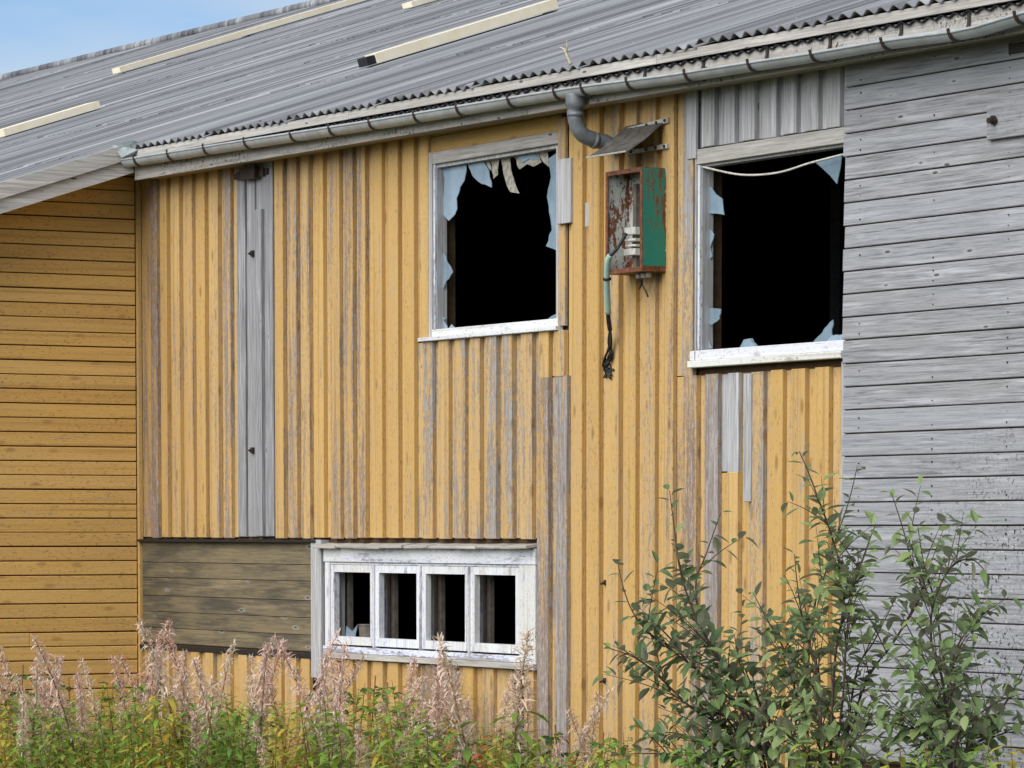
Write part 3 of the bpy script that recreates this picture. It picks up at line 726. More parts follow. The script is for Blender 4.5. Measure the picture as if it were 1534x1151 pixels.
# cream light strips
def strip(px0, py0, px1, py1, wd, h, xfix=None, lift=.0, endcap=False):
    A, B = on_p(px0, py0, RP, RN), on_p(px1, py1, RP, RN)
    x = (A.x+B.x)/2 if xfix is None else xfix
    # keep the strip running straight up the slope
    ya, yb = A.y, B.y
    L = (yb-ya)/CA
    V, F = box_vf(-wd/2, wd/2, 0, L, 0, h)
    o = link('light_strip', mesh_of('light_strip', V, F, M['cream']), roof, (x, ya, zroof(x, ya)+lift), (SA, -ZES, 0))
    return o, Vector((x, ya, zroof(x, ya)))
for a in ((545,96,842,8), (200,103,560,-6), (-60,216,205,149), (575,20,720,-18)):
    A, B = on_p(a[0], a[1], RP, RN), on_p(a[2], a[3], RP, RN); print('strip', a, A, B)
st, sp = strip(545, 99, 842, 11, .20, .085, lift=.0)
ev = join([box_vf(-.085, .085, -.09, -.004, -.0, .075)])
link('end_cap', mesh_of('end_cap', *ev, M['black']), roof, sp+Vector((0, 0, .0)), (SA, 0, 0))
strip(200, 104, 560, -6, .26, .07); strip(-60, 218, 205, 150, .34, .075); strip(575, 20, 720, -18, .24, .06)

# ---- eaves
def zrow(x, d): return ZE0+ZES*x-d
def eave_board(name, mat, y0, y1, d0, d1, xa=.52, xb=XR+.2, cuts=(), **kw):
    xs_ = [xa]+list(cuts)+[xb]; par = kw.pop('parent', barn)
    for a, b in zip(xs_[:-1], xs_[1:]):
        V = [(x, y, zrow(x, d)) for x in (a+.002, b-.002) for y in (y0, y1) for d in (d1, d0)]
        base = Vector((a, y1, zrow(a, d1)))
        F = [(0,1,3,2),(4,6,7,5),(0,4,5,1),(2,3,7,6),(0,2,6,4),(1,5,7,3)]
        o = link(name, mesh_of(name, [Vector(v)-base for v in V], F, M[mat]), par, base, **kw)
    return o
eave_board('eave_strip', 'gw', -.325, -.295, .062, .122, cuts=(4.35, 8.6))
eave_board('fascia', 'gw', -.290, -.262, .135, .300, cuts=(2.6, 6.9, 10.9), lichen=1.0)
eave_board('soffit', 'gd', -.261, -.055, .255, .282)
eave_board('soffit', 'gd', -.054, -.0025, .235, .275, xa=.05)
uw = wave_mesh(NW, .5, .011, .006, 6, 1, 'under_sheet'); uw.materials[0] = M['black']  # coloured black to paint in the shadow line under the eave strip
for c in range(0, 10):
    x0 = .53+c*NW*WPT
    o = link('under_sheet', uw, barn, (x0, -.312, zrow(x0, .150)))
    o.rotation_euler = (SA*.15, -ZES, 0)
# gutter
def gx(px, py, y=-.44): return xat(px, py, y)
GPX = [(180,240),(330,216),(555,181),(700,157),(860,131),(1000,113),(1100,97),(1215,80),(1330,60),(1440,46),(1534,18)]
GP = [(on_y(a, b, -.44).x, on_y(a, b, -.44).z) for a, b in GPX]
GP.append((13.9, GP[-1][1]-.005))
def glip(x):
    for (a, za), (b, zb) in zip(GP[:-1], GP[1:]):
        if x <= b: return za+(zb-za)*(x-a)/(b-a)
    return GP[-1][1]
RG = .062
V, F = [], []; nst, na = 60, 12
xsg = [GP[0][0]+(13.9-GP[0][0])*i/nst for i in range(nst+1)]
gb = Vector((xsg[0], -.375, glip(xsg[0])))
for i, x in enumerate(xsg):
    tilt = math.radians(4+13*min(1, max(0, (x-6)/5)))       # hangs forward more towards the right
    cyy, czz = -.372, glip(x)+math.sin(tilt)*RG
    for r in (RG, RG-.005):
        for k in range(na+1):
            a = PI+PI*k/na+tilt
            V.append(Vector((x, cyy+r*math.cos(a), czz+r*math.sin(a)))-gb)
pr_ = 2*(na+1)
for i in range(nst):
    for k in range(na):
        a = i*pr_+k; b = a+pr_; F.append((a, a+1, b+1, b)); a += na+1; b += na+1; F.append((a, b, b+1, a+1))
    for e in (0, na):
        a = i*pr_+e; b = a+pr_; F.append((a, b, b+na+1, a+na+1) if e == 0 else (b, a, a+na+1, b+na+1))
gut = link('gutter', mesh_of('gutter', V, F, M['steel'], True), barn, gb, label='sagging grey half round gutter')
# rolled front lip and end cap
lipv = tube_vf([(x, -.372-RG*math.cos(math.radians(4+13*min(1, max(0, (x-6)/5)))), glip(x)) for x in xsg], .009, 6)
link('rim', mesh_of('rim', *rel(lipv, gb), M['steel'], True), gut, gb)
ec = [(gb.x-.004, -.372+RG*math.cos(PI+PI*k/na+.14), gb.z+RG*math.sin(PI+PI*k/na+.14)+.009) for k in range(na+1)]
ec2 = [(x+.006, y, z) for x, y, z in ec]; n_ = na+1
link('end_cap', mesh_of('end_cap', [Vector(v)-gb for v in ec+ec2], [tuple(range(n_)), tuple(range(2*n_-1, n_-1, -1))]+[(i, (i+1) % n_, n_+(i+1) % n_, n_+i) for i in range(n_)], M['galv']), gut, gb)
for px, py in ((200,236),(250,229),(304,219),(365,210),(434,200),(492,190),(552,181),(619,170),(683,159),(760,147),(829,136),(870,130),(938,120),(1025,109),(1120,95),(1214,80),(1320,60),(1421,47),(1520,25)):
    x = gx(px, py); zc = glip(x); tilt = math.radians(4+13*min(1, max(0, (x-6)/5))); r = RG+.006
    zc2 = zc+math.sin(tilt)*RG
    P = [(-.372+(r+.004)*math.cos(PI+tilt-.35), zc2+(r+.012)*math.sin(PI+tilt-.35)+.0)]
    P += [(-.372+r*math.cos(PI+PI*k/8+tilt), zc2+r*math.sin(PI+PI*k/8+tilt)) for k in range(9)]
    P += [(-.297, zc2+.05), (-.297, zc2+.13+random.uniform(-.03, .03))]
    V, F = [], []
    for (y, z) in P:
        V += [Vector((x-.013, y, z))-gb, Vector((x+.013, y, z))-gb]
    nP = len(P)
    V += [v+Vector((0, -.004, -.004)) for v in V]
    for i in range(nP-1):
        a = 2*i; F += [(a, a+1, a+3, a+2), (2*nP+a+2, 2*nP+a+3, 2*nP+a+1, 2*nP+a), (a, a+2, 2*nP+a+2, 2*nP+a), (a+3, a+1, 2*nP+a+1, 2*nP+a+3)]
    link('bracket', mesh_of('bracket', V, F, M['iron']), gut, gb)
# downpipe stub
xo = gx(862, 140, -.372); zo = glip(xo)-RG
dp = [Vector((xo, -.372, zo+.03)), Vector((xo, -.372, zo-.05)), Vector((xo, -.372, zo-.14)), Vector((xo+.01, -.33, zo-.23)), Vector((xo+.02, -.24, zo-.265)), Vector((xo+.03, -.165, zo-.28)), Vector((xo+.035, -.13, zo-.315))]
o = tube('downpipe', M['steeld'], barn, smoothpath(dp, 4), [.066]*5+[.052]*13+[.052,.052,.056,.060,.064,.068,.072], 12, label='short elbowed grey downpipe stub')
tube('collar', M['steeld'], o, [dp[2]+Vector((0, 0, .05)), dp[2]+Vector((0, 0, .02))], .057, 12)
tube('collar', M['steeld'], o, [dp[4]+Vector((0, -.01, 0)), dp[4]+Vector((0, .02, -.008))], .056, 12)

# ---- rake of the left wing
RX = .50
def rake(name, mat, xa, xb, d0, d1, y0=YL-.2, y1=-.40, **kw):
    V = [(x, y, zroof(RX, y)-d) for x in (xa, xb) for y in (y0, y1) for d in (d1, d0)]
    base = Vector((xa, y0, zroof(RX, y0)-d1))
    return link(name, mesh_of(name, [Vector(v)-base for v in V], [(0,1,3,2),(4,6,7,5),(0,4,5,1),(2,3,7,6),(0,2,6,4),(1,5,7,3)], M[mat]), barn, base, **kw)
rake('rake_board', 'gs', RX, RX+.055, -.005, .125, label='pale weathered upper rake board')
rake('rake_board', 'gs', RX-.03, RX+.024, .1265, .245, y1=-.30, label='grey lower rake board')
rake('rake_soffit', 'gd', .002, RX-.032, .20, .225, y1=-.27)
# bent flashing at the top of the rake
a = Vector((RX+.06, -.42, zroof(RX, -.42)))
fv = [(-.075,-.05,.012),(-.075,.13,.06),(.06,-.03,-.10),(.10,.10,-.03),(.0,.035,-.135),(.13,.08,.03)]
fv2 = [(x+.004, y, z-.004) for x, y, z in fv]
ff = [(0,2,3,1),(2,4,3),(1,3,5)]
link('flashing', mesh_of('flashing', fv+fv2, ff+[tuple(i+6 for i in f[::-1]) for f in ff]+[(0,1,7,6),(0,6,8,2),(2,8,10,4),(4,10,9,3),(3,9,11,5),(5,11,7,1)], M['galv']), barn, a)

# ------------------------------------------------------------------ cabinet, hood, cable
YB0, YB1 = -.235, -.050
bx0, bx1 = xat(908, 330, YB0), xat(963, 330, YB0)
bz0, bz1 = zat(963, 406, YB0), zat(963, 250, YB0)
cab = empty('electrical_cabinet', ((bx0+bx1)/2, YB1, bz0), 'open rusty electrical cabinet with green side hung on the yellow wall', 'cabinet')
W_, H_, D_ = bx1-bx0, bz1-bz0, YB1-YB0
box('back_plate', M['rust'], cab, bx0, bx1, YB1-.012, YB1, bz0, bz1, .001)
box('side_panel', M['rust'], cab, bx0, bx0+.012, YB0, YB1-.0125, bz0, bz1, .001)
sp_ = box('side_panel', M['green'], cab, bx1-.012, bx1, YB0, YB1-.0125, bz0+.035, bz1-.004, .001, label='green painted side panel')
box('side_rim', M['rust2'], cab, bx1-.012, bx1+.001, YB0, YB1-.0125, bz0, bz0+.034, .001)
box('top_panel', M['rust2'], cab, bx0+.0125, bx1-.0125, YB0, YB1-.0125, bz1-.012, bz1, .001)
box('bottom_panel', M['rust2'], cab, bx0+.0125, bx1-.0125, YB0, YB1-.0125, bz0, bz0+.012, .001)
rim = frame_vf(bx0, bx1, bz0, bz1, .028, YB0-.006, YB0-.0005); bb = Vector((bx0, YB0, bz0))
link('front_rim', mesh_of('front_rim', *rel(rim, bb), M['rust2']), cab, bb)
for (pxa, pya, pxb, pyb, mt) in ((939,340,955,353,'porc'),(940,357,955,363,'wire'),(940,366,955,371,'wire'),(938,372,955,384,'porc')):
    q0, q1 = on_y(pxa, pyb, -.13), on_y(pxb, pya, -.13)
    box('terminal_block', M[mt], cab, q0.x, q1.x, -.15, -.105, q0.z, q1.z, .004)
q0 = on_y(947, 372, -.12); box('mounting_rail', M['tin'], cab, q0.x-.02, q0.x+.02, -.104, YB1-.0125, bz0+.03, bz1-.08, .001)
for px in (943, 951, 958):
    g = on_y(px+16, 405, -.14)
    tube('cable_gland', M['porc'], cab, [(g.x-.02, -.14, bz0-.002), (g.x-.02, -.14, bz0-.035)], [.022, .018], 8)
g = on_y(966, 410, -.14)
wv_ = join([tube_vf(smoothpath([(g.x-.03,-.14,bz0-.03),(g.x-.035,-.135,bz0-.08),(g.x-.005,-.13,bz0-.12),(g.x+.01,-.12,bz0-.16)],4), .006, 5), tube_vf(smoothpath([(g.x-.07,-.14,bz0-.03),(g.x-.06,-.13,bz0-.07),(g.x-.10,-.12,bz0-.10)],4), .006, 5)])
bb = Vector((g.x, -.14, bz0)); link('wire_end', mesh_of('wire_end', *rel(wv_, bb), M['cable'], True), cab, bb)
# hood
z1h = zat(938, 227, -.36); xh0, xh1 = xat(879, 237, -.36), xat(938, 227, -.36)
hood = empty('metal_hood', ((xh0+xh1)/2, -.05, z1h), 'curved sheet metal rain hood on two pale bars above the green cabinet', 'hood')
prof = [(-.36, 0), (-.30, .035), (-.22, .085), (-.14, .15), (-.08, .20), (-.052, .225)]
V, F = [], []; bb = Vector((xh0, -.05, z1h))
for s in (0, .004):
    for (y, z) in prof:
        for x in (xh0, xh1): V.append(Vector((x, y, z1h+z-s*1.4))-bb)
n2 = 2*len(prof)
for i in range(len(prof)-1):
    a = 2*i; F += [(a, a+1, a+3, a+2), (n2+a+2, n2+a+3, n2+a+1, n2+a), (a, a+2, n2+a+2, n2+a), (a+3, a+1, n2+a+1, n2+a+3)]
F += [(1, 0, n2, n2+1)]
link('sheet', mesh_of('sheet', V, F, M['hood']), hood, bb)
V, F = tube_vf([(xh0, -.362, z1h), (xh1, -.362, z1h)], .006, 5); link('rim', mesh_of('rim', *rel((V, F), bb), M['alu']), hood, bb)
for (pa, pb, hh, y0) in (((941,196),(1001,180),.035,-.07), ((940,229),(1000,219),.03,-.07)):
    A, B = on_y(*pa, y0), on_y(*pb, y0)
    ang = math.atan2(B.z-A.z, B.x-A.x); L = math.hypot(B.x-A.x, B.z-A.z)
    o = link('bar', mesh_of('bar', *box_vf(0, L, -.03, 0, -hh/2, hh/2, .002), M['alu']), hood, (A.x, -.049, A.z)); o.rotation_euler = (0, -ang, 0)
    for fr in (.12, .5, .74, .95):
        P = A+(B-A)*fr
        V, F = tube_vf([(0, -.038, 0), (0, -.029, 0)], [.012, .012], 6); link('bolt_head', mesh_of('bolt_head', V, F, M['iron']), hood, (P.x, -.049, P.z))
# hose and frayed cable
def cp(px, py, y): q = on_y(px, py, y); return Vector((q.x, y, q.z))
c0 = cp(938, 350, -.16)
cable = empty('cable', cp(912, 560, -.06), 'torn supply cable in a pale green hose dangling from the cabinet', 'cable')
tube('black_lead', M['cable'], cable, smoothpath([c0, cp(925, 372, -.22), cp(914, 384, -.26)]), .012, 6)
tube('hose', M['hose'], cable, smoothpath([cp(914, 383, -.262), cp(910, 395, -.262), cp(909, 430, -.22), cp(911, 470, -.16)]), .021, 8)
tube('clip', M['cable'], cable, [cp(909.5, 416, -.235), cp(909.5, 420, -.233)], .028, 8)
tube('sleeve', M['cable'], cable, smoothpath([cp(911, 470, -.158), cp(912, 482, -.14), cp(914, 495, -.12)]), .016, 6)
strands = []
for i in range(9):
    j = lambda s: random.uniform(-s, s)
    strands.append(tube_vf(smoothpath([cp(914, 493, -.12), cp(913+j(3), 515, -.10), cp(912+j(6), 535, -.08+j(.02)), cp(912+j(9), 548, -.07+j(.02)), cp(912+j(8), 560+j(9), -.07)], 4), .005 if i > 2 else .008, 5))
V, F = join(strands); link('frayed_strands', mesh_of('frayed_strands', [Vector(v)-WL[cable] for v in V], F, M['cable'], True), cable, WL[cable])
# twig caught on the roof edge
tb = on_y(855, 96, YE-.01)
tw = join([tube_vf([tb, on_y(849, 82, YE-.02), on_y(846, 74, YE-.02), on_y(839, 71, YE-.02)], [.012,.010,.008,.004], 5), tube_vf([on_y(848, 80, YE-.02), on_y(850, 70, YE-.02), on_y(849, 60, YE-.02)], [.009,.006,.003], 5)])
link('twig', mesh_of('twig', *rel(tw, tb), M['twig']), None, tb, label='dry forked twig caught on the roof edge above the downpipe', category='twig')

# ------------------------------------------------------------------ plants
def ribbon(base, dirv, L, wd, bend, segs=3, side=None):
    """a narrow blade leaving base along dirv and arching down by bend"""
    V, F = [], []
    d = Vector(dirv).normalized(); s = d.cross(Vector((0, 0, 1)))
    if s.length < .05: s = Vector((1, 0, 0))
    s = s.normalized()
    if side: s = (s+Vector(side)).normalized()
    p = Vector(base)
    for i in range(segs+1):
        t_ = i/segs; w_ = wd*(math.sin(PI*min(1, .12+.88*t_))**.8 if i < segs else .02)*.5
        V += [p-s*w_, p+s*w_]
        d = (d+Vector((0, 0, -bend/segs))).normalized(); p = p+d*(L/segs)
    for i in range(segs): F.append((2*i, 2*i+1, 2*i+3, 2*i+2))
    return V, F
def fire_variant(rng, H, head=True, leafy=1.0, lm='fleaf'):
    lean = Vector((rng.uniform(-.16, .16), rng.uniform(-.10, .10), 0))
    pos = lambda t_: Vector((lean.x*t_*t_*H*1.6, lean.y*t_*t_*H*1.6, t_*H))
    stem = tube_vf([pos(q/5) for q in range(6)], [.006, .0055, .005, .0042, .003, .0015], 4)
    lv = []; ang = rng.random()*6
    n = int((46 if head else 60)*leafy)
    top = .66 if head else .98
    for i in range(n):
        t_ = .12+(top-.12)*i/n; ang += 2.4
        L = (.14+.06*rng.random())*(1.0 if t_ < .7 else 1.15-t_*.55)
        d = Vector((math.cos(ang), math.sin(ang), rng.uniform(.25, .8)))
        lv.append(ribbon(pos(t_), d, L, .029*rng.uniform(.8, 1.3), rng.uniform(.5, 1.5), 3))
    hv, fv_ = [], []
    if head:
        t0 = rng.uniform(.46, .56)
        for i in range(125):
            t_ = t0+(1-t0)*(i/125)**.9; ang += 2.4
            rad = (1-((t_-t0)/(1-t0)))**.5
            d = Vector((math.cos(ang), math.sin(ang), rng.uniform(.3, 1.6)))
            L = (.036+.055*rad)*rng.uniform(.7, 1.2)
            hv.append(ribbon(pos(t_), d, L, .0085, rng.uniform(-1.2, 2.6), 4, (rng.uniform(-.6,.6), rng.uniform(-.6,.6), rng.uniform(-.6,.6))))
        for i in range(230):
            t_ = t0+(1-t0)*rng.random()**1.1
            rad = .012+.042*(1-((t_-t0)/(1-t0)))**.6*rng.random()
            a = rng.random()*6.28; p = pos(t_)+Vector((math.cos(a)*rad, math.sin(a)*rad, 0))
            d = Vector((rng.uniform(-1,1), rng.uniform(-1,1), rng.uniform(-.6,1)))
            fv_.append(ribbon(p, d, rng.uniform(.014, .034), rng.uniform(.005, .010), rng.uniform(-1.5, 1.5), 2))
    out = [mesh_of('stem', *stem, M['stem'])]
    out.append(mesh_of('foliage', *join(lv), M[lm]))
    out.append(mesh_of('seed_head', *join(hv), M['pod']) if head else None)
    out.append(mesh_of('seed_fluff', *join(fv_), M['fluff']) if head else None)
    return out
rng = random.Random(5)
FV = [fire_variant(rng, 1.0, True, rng.uniform(.7, 1.2)) for _ in range(7)]
RV = [fire_variant(rng, 1.0, k == 0, 1.0, 'rleaf') for k in range(3)]
LV = [fire_variant(rng, 1.0, False) for _ in range(4)]
def put_plant(var, name, base, sc, label, cat, group):
    e = empty(name, base, label, cat, group)
    e.rotation_euler = (0, 0, rng.random()*6.28); e.scale = (sc*rng.uniform(.95, 1.2),)*2+(sc,)
    for nm, me in zip(('stem', 'foliage', 'seed_head', 'seed_fluff'), var):
        if me is None: continue
        o = bpy.data.objects.new(nm, me); COL.objects.link(o); o.parent = e
        if nm in ('foliage', 'seed_fluff'): o['kind'] = 'stuff'
    return e
def plant_spot(px, D, clear=.3):
    P = at_d(px, 1000, D)
    if P.y > -clear-.0 or (P.x < clear): return None
    return Vector((P.x, P.y, GZ))
ZONES = ((75, 'before left edge of ochre wing'), (150, 'before middle of ochre wing'), (218, 'by the inner wall corner'),
         (300, 'below left end of dark panel'), (385, 'below middle of dark panel'), (462, 'below right end of dark panel'), (505, 'in front of the grey post'),
         (575, 'below first window pane'), (645, 'below second window pane'), (715, 'below third window pane'), (800, 'below fourth window pane'),
         (855, 'before the purple peeled boards'), (960, 'before yellow boards beside the shrubs'), (1130, 'beneath the left shrub'), (1290, 'beneath the tallest shrub'), (9999, 'beneath the right shrub'))
def place_lbl(px):
    for lim, t_ in ZONES:
        if px < lim: return t_
PEND = []
def row(px, D): 
    d = wall_depth(px)-D
    return 'front row' if d > 4 else ('back row' if d < 2 else 'middle row')
def finish_labels():
    by = {}
    for o, l, px in PEND: by.setdefault(l, []).append((px, o))
    words = ['first', 'second', 'third', 'fourth', 'fifth', 'sixth', 'seventh', 'eighth', 'ninth', 'tenth', 'eleventh', 'twelfth']
    for l, v in by.items():
        v.sort(key=lambda q: q[0])
        for i, (px, o) in enumerate(v):
            o['label'] = l if len(v) == 1 else l+', '+(words[min(i, 11)]+' from left')
def height_for(px, D, ytop): return CAM.z-(ytop-HZ)*D/FPX-GZ
def wall_depth(px):
    if px > 215:
        d = ray(px, 1000); return -CAM.y/d.y
    d = ray(px, 1000); return -CAM.x/d.x
explicit = [(30,962),(32,970),(122,955),(88,985),(190,928),(206,968),(205,985),(278,928),(270,975),(297,945),(312,965),(358,952),(382,962),(384,985),(448,950),(432,1005),(500,995),(600,990),(612,1005),(652,985),(680,995),(716,958),(735,1010),(763,945),(790,1015),(330,985),(160,990),(60,985),(560,1015),(470,985),(240,985),(835,1035),(880,1040),(905,1060),(345,1000)]
spots = [(x, y, None) for x, y in explicit]
for i in range(52):
    x = rng.uniform(-40, 830); y = rng.gauss(1042, 36) if x < 680 else rng.gauss(1062, 28)
    spots.append((x, max(965, y), None))
for px, yt, _ in spots:
    D = wall_depth(px)-rng.uniform(.6, 5.5)
    b = plant_spot(px, D)
    if b is None: continue
    h = height_for(px, D, yt)
    o = put_plant(rng.choice(FV), 'fireweed', b, h, 'x', 'fireweed', 'seeding fireweeds along the foot of the barn')
    PEND.append((o, ('tall' if h > 1.15 else 'medium' if h > .95 else 'short')+' seeding fireweed, '+row(px, D)+' '+place_lbl(px), px))
for i in range(200):
    px = rng.uniform(-40, 900) if i < 172 else rng.uniform(880, 1540)
    yt = rng.gauss(1062, 26) if px < 680 else rng.gauss(1115, 16)
    D = wall_depth(px)-rng.uniform(1.0, 7.5)
    b = plant_spot(px, D)
    if b is None: continue
    o = put_plant(rng.choice(LV), 'fireweed', b, height_for(px, D, max(1018, yt)), 'x', 'fireweed', 'leafy fireweed shoots along the foot of the barn')
    PEND.append((o, 'leafy headless fireweed, '+row(px, D)+' '+place_lbl(px), px))

for px, yt, D_off, k in ((62,1010,2.5,0),(70,1035,3.0,1),(268,1040,2.2,0),(275,1060,3.0,2),(445,1055,2.4,0),(440,1085,3.2,1),(690,1095,4.5,1),(712,1085,4.0,2),(735,1100,5.0,1),(748,1092,4.4,2),(722,1112,5.6,1)):
    D = wall_depth(px)-D_off; b = plant_spot(px, D)
    if b is None: continue
    o = put_plant(RV[k], 'fireweed', b, height_for(px, D, yt), 'x', 'fireweed', 'reddened fireweeds along the foot of the barn')
    PEND.append((o, 'red leaved fireweed'+(' with seed head ' if k == 0 else ' ')+place_lbl(px), px))
# broad leaved weeds (raspberry like)
def oval_leaf(L, wd, fold=.25, curl=.3, n=4):
    V, F = [], []
    for i in range(n+1):
        t_ = i/n; w_ = wd*.5*math.sin(PI*(t_**.85))**.9 if 0 < i < n else .001
        z = -curl*L*t_*t_
        V += [(t_*L, -w_, z+fold*w_), (t_*L, 0, z), (t_*L, w_, z+fold*w_)]
    for i in range(n):
        a = 3*i; F += [(a, a+3, a+4, a+1), (a+1, a+4, a+5, a+2)]
    return V, F
OL = [mesh_of('leaf', *oval_leaf(1, wd, f, c), M['leaf']) for wd, f, c in ((.50,.3,.18),(.46,.5,.35),(.56,.2,.28),(.42,.35,.08))]
GL = [mesh_of('leaf', *oval_leaf(1, wd, f, c), M['gleaf']) for wd, f, c in ((.62,.3,.3),(.55,.4,.45),(.66,.2,.2))]
def leaf_at(par, me, p, d, L, roll):
    d = Vector(d).normalized()
    q = d.to_track_quat('X', 'Z')
    o = bpy.data.objects.new('leaf', me); COL.objects.link(o); o.parent = par
    o.location = Vector(p)-WL[par]; o.rotation_mode = 'QUATERNION'
    from mathutils import Quaternion
    o.rotation_quaternion = q @ Quaternion((1, 0, 0), roll); o.scale = (L, L, L); return o
for px, yt, D_off in ((25,985,1.6),(82,985,2.4),(112,1005,1.0),(165,1000,1.4),(230,1015,1.2),(520,985,1.6),(548,1000,2.2),(575,1010,1.3),(500,1005,2.0),(470,1015,1.5),(660,1055,1.5),(640,1075,2.2),(850,1075,2.0),(890,1085,2.6),(780,1090,1.5)):
    D = wall_depth(px)-D_off; b = plant_spot(px, D)
    if b is None: continue
    h = height_for(px, D, yt)
    e = empty('raspberry_plant', b, 'x', 'weed', 'broad leaved green weeds among the fireweed')
    PEND.append((e, 'green broad leaved weed '+place_lbl(px), px))
    top = b+Vector((rng.uniform(-.1,.1), rng.uniform(-.1,.1), h*.95))
    path = smoothpath([b, b.lerp(top, .5)+Vector((.02, -.02, 0)), top], 4)
    V, F = tube_vf(path, .005, 5); link('stem', mesh_of('stem', [v-b for v in V], F, M['stem']), e, b)
    ang = rng.random()*6
    for i in range(20):
        t_ = .35+.65*i/20; p = path[min(len(path)-1, int(t_*(len(path)-1)))]; ang += 2.4
        r = Vector((math.cos(ang), math.sin(ang), .25)); q0 = p+r*.07*(1.3-t_)
        for da in (-.8, 0, .8):
            dd = Vector((math.cos(ang+da), math.sin(ang+da), rng.uniform(-.4, .25)))
            leaf_at(e, rng.choice(GL), q0+dd*.015, dd, rng.uniform(.055, .095), rng.uniform(-.4, .4))

finish_labels()
# grass: nobody could count it
gr = []
for i in range(5200):
    px = rng.uniform(-60, 1580); D = wall_depth(px)-rng.uniform(.3, 8.5)
    b = plant_spot(px, D, .12)
    if b is None: continue
    a = rng.random()*6.28
    gr.append(ribbon(b-Vector((5, -2, GZ)), (math.cos(a)*.5, math.sin(a)*.5, 1), rng.uniform(.2, .5), .012, rng.uniform(.3, 1.2), 3))
link('grass', mesh_of('grass', *join(gr), M['grass']), None, (5, -2, GZ), kind='stuff')

# ---- shrubs
def shrub(label, base_px, D0, branches, dens, rr, extra):
    rg = random.Random(rr)
    P0 = at_d(base_px, 1000, D0); base = Vector((P0.x, P0.y, GZ))
    e = empty('willow_shrub', base, label, 'shrub', 'leafy willow shrubs in front of the wall')
    leaves = []
    def hang(path, dens, L0, start=.0):
        length = sum((path[i+1]-path[i]).length for i in range(len(path)-1))
        n = max(3, int(length*dens)); ang = rg.random()*6
        for i in range(n+1):
            t_ = start+(1-start)*i/n; f = t_*(len(path)-1); k_ = min(len(path)-2, int(f)); p = path[k_].lerp(path[k_+1], f-k_)
            ax_ = (path[k_+1]-path[k_]).normalized(); ang += 2.4+rg.uniform(-.4, .4)
            u = ax_.cross(Vector((.2, .3, .9))).normalized(); v = ax_.cross(u)
            d = (u*math.cos(ang)+v*math.sin(ang))*1.0+ax_*rg.uniform(.3, .9)+Vector((0, 0, rg.uniform(-.45, .2)))
            L = L0*rg.uniform(.6, 1.2)*(1-.35*t_)
            leaves.append((p+d.normalized()*.008, d, L, rg.uniform(-.5, .5)))
    for br in branches:
        off = rg.uniform(-.5, .5)
        pts = [at_d(px, py, D0+off) for px, py in br]
        last = pts[-1]; q = Vector((base.x+rg.uniform(-.12, .12), base.y+rg.uniform(-.12, .12), GZ))
        path = smoothpath(pts[::1]+[last.lerp(q, .5)+Vector((0, 0, -.03)), q], 4)[::-1]
        n = len(path); V, F = tube_vf(path, [.0022+.0075*(1-i/(n-1))**.9 for i in range(n)], 5)
        link('branch', mesh_of('branch', [v-base for v in V], F, M['bark']), e, base)
        hang(path[int(n*.42):], dens*.80, .125)
        # side twigs
        for j in range(int(dens*.24*extra)):
            f = rg.uniform(.22, .84)*rg.uniform(.72, 1); k_ = int(f*(n-1)); p = path[k_]
            d = (path[min(n-1, k_+2)]-path[k_]).normalized()
            out = Vector((rg.uniform(-1, 1), rg.uniform(-1, .5), rg.uniform(-.1, .7)))
            dd = (d*.7+out).normalized(); L = rg.uniform(.22, .62)*(1.2-f*.75)
            tw_ = smoothpath([p, p+dd*L*.5+Vector((0, 0, .015)), p+dd*L], 3)
            V, F = tube_vf(tw_, [.0038-.0026*i/(len(tw_)-1) for i in range(len(tw_))], 4)
            link('twig', mesh_of('twig', [v-base for v in V], F, M['bark']), e, base)
            hang(tw_, dens*.80, .128, .12)
    vis = []; rest = []
    rg.shuffle(leaves)
    for l in leaves:
        u, v = proj(l[0])
        (vis if (-20 < u < 1560 and v < 1165 and len(vis) < 300) else rest).append(l)
    for (p, d, L, r) in vis: leaf_at(e, rg.choice(OL), p, d, L, r)
    lv = []
    from mathutils import Quaternion
    for (p, d, L, r) in rest:
        u, v = proj(p)
        q = Vector(d).normalized().to_track_quat('X', 'Z') @ Quaternion((1, 0, 0), r)
        me = rg.choice(OL)
        lv.append(([q @ (vv.co*L)+p-base for vv in me.vertices], [tuple(pp.vertices) for pp in me.polygons]))
    if lv: link('leaves', mesh_of('leaves', *join(lv), M['leaf']), e, base, kind='stuff')
    print(label, len(leaves), len(vis))
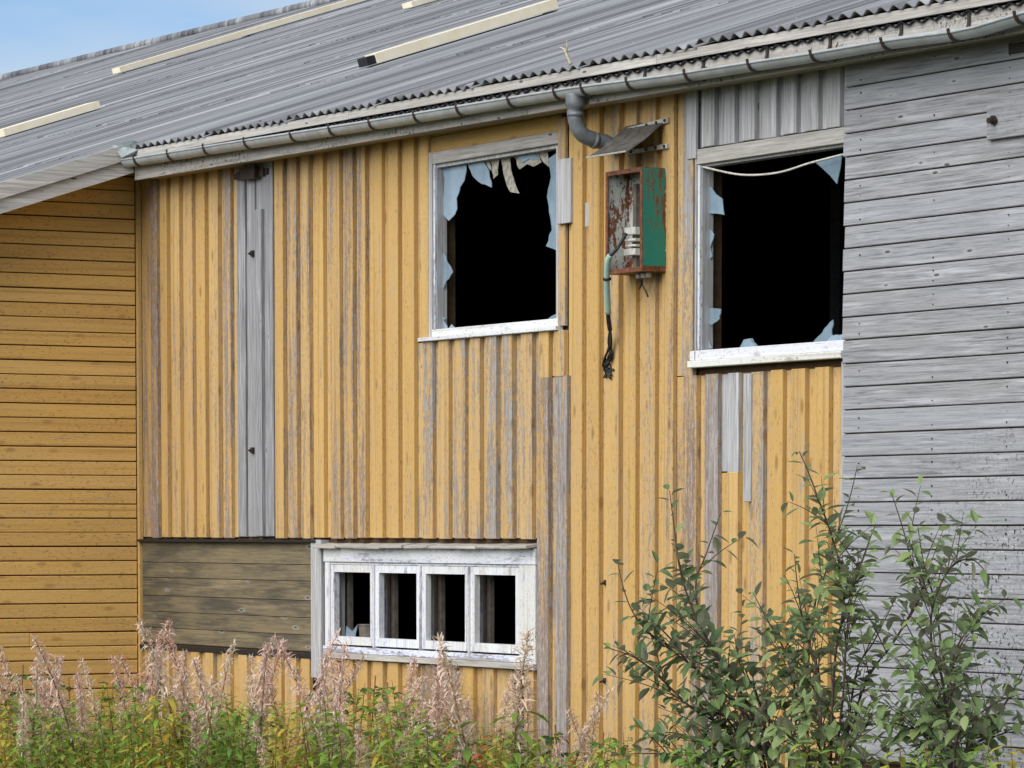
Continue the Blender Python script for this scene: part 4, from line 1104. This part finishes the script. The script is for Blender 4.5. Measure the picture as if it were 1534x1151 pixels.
shrub('left willow shrub spreading low over the yellow boards', 1175, 21.5, [
    [(1003,735),(1010,790),(1020,860),(1045,930),(1090,1010),(1130,1080)],
    [(1080,768),(1058,830),(1042,880),(1060,960),(1110,1050)],
    [(924,838),(940,900),(968,945),(1020,985),(1080,1035),(1130,1090)],
    [(914,972),(950,985),(985,1012),(1035,1060),(1100,1110)],
    [(1128,888),(1150,930),(1175,975),(1192,1040),(1190,1100)],
    [(965,1095),(1020,1100),(1080,1120),(1130,1150)],
    [(1100,950),(1110,1000),(1140,1060)], [(990,1040),(1040,1060),(1100,1090)], [(930,1130),(1000,1130),(1080,1145)], [(1150,1010),(1140,1060),(1150,1110)]], 26, 3, 2.0)
shrub('tallest willow shrub at the meeting of yellow and grey boards', 1240, 20.8, [
    [(1197,676),(1208,700),(1225,745),(1245,800),(1258,850),(1262,920),(1250,1000)],
    [(1284,700),(1272,750),(1255,800),(1240,850),(1222,900),(1212,980),(1208,1080)],
    [(1190,830),(1195,880),(1205,940),(1225,1010),(1230,1090)],
    [(1312,785),(1295,830),(1278,880),(1268,960),(1262,1050)],
    [(1335,738),(1352,790),(1368,850),(1380,890),(1340,960),(1290,1040)],
    [(1160,960),(1185,1000),(1215,1050),(1235,1110)],
    [(1340,900),(1310,960),(1280,1020)], [(1130,1060),(1170,1090),(1210,1130)], [(1310,1060),(1290,1100),(1260,1140)]], 27, 8, 2.2)
shrub('right willow shrub against the lichen spotted grey boards', 1420, 20.2, [
    [(1478,858),(1455,838),(1425,850),(1400,900),(1395,960),(1415,1040)],
    [(1375,790),(1385,850),(1400,900),(1412,980),(1425,1060)],
    [(1484,905),(1460,930),(1430,980),(1420,1060)],
    [(1540,985),(1515,1040),(1490,1075),(1450,1110)],
    [(1340,985),(1370,1020),(1405,1060),(1425,1110)],
    [(1320,1080),(1360,1090),(1400,1120)], [(1545,1080),(1500,1100),(1450,1130)],
    [(1350,920),(1375,970),(1410,1050)], [(1530,1040),(1480,1060),(1430,1120)]], 26, 21, 2.0)
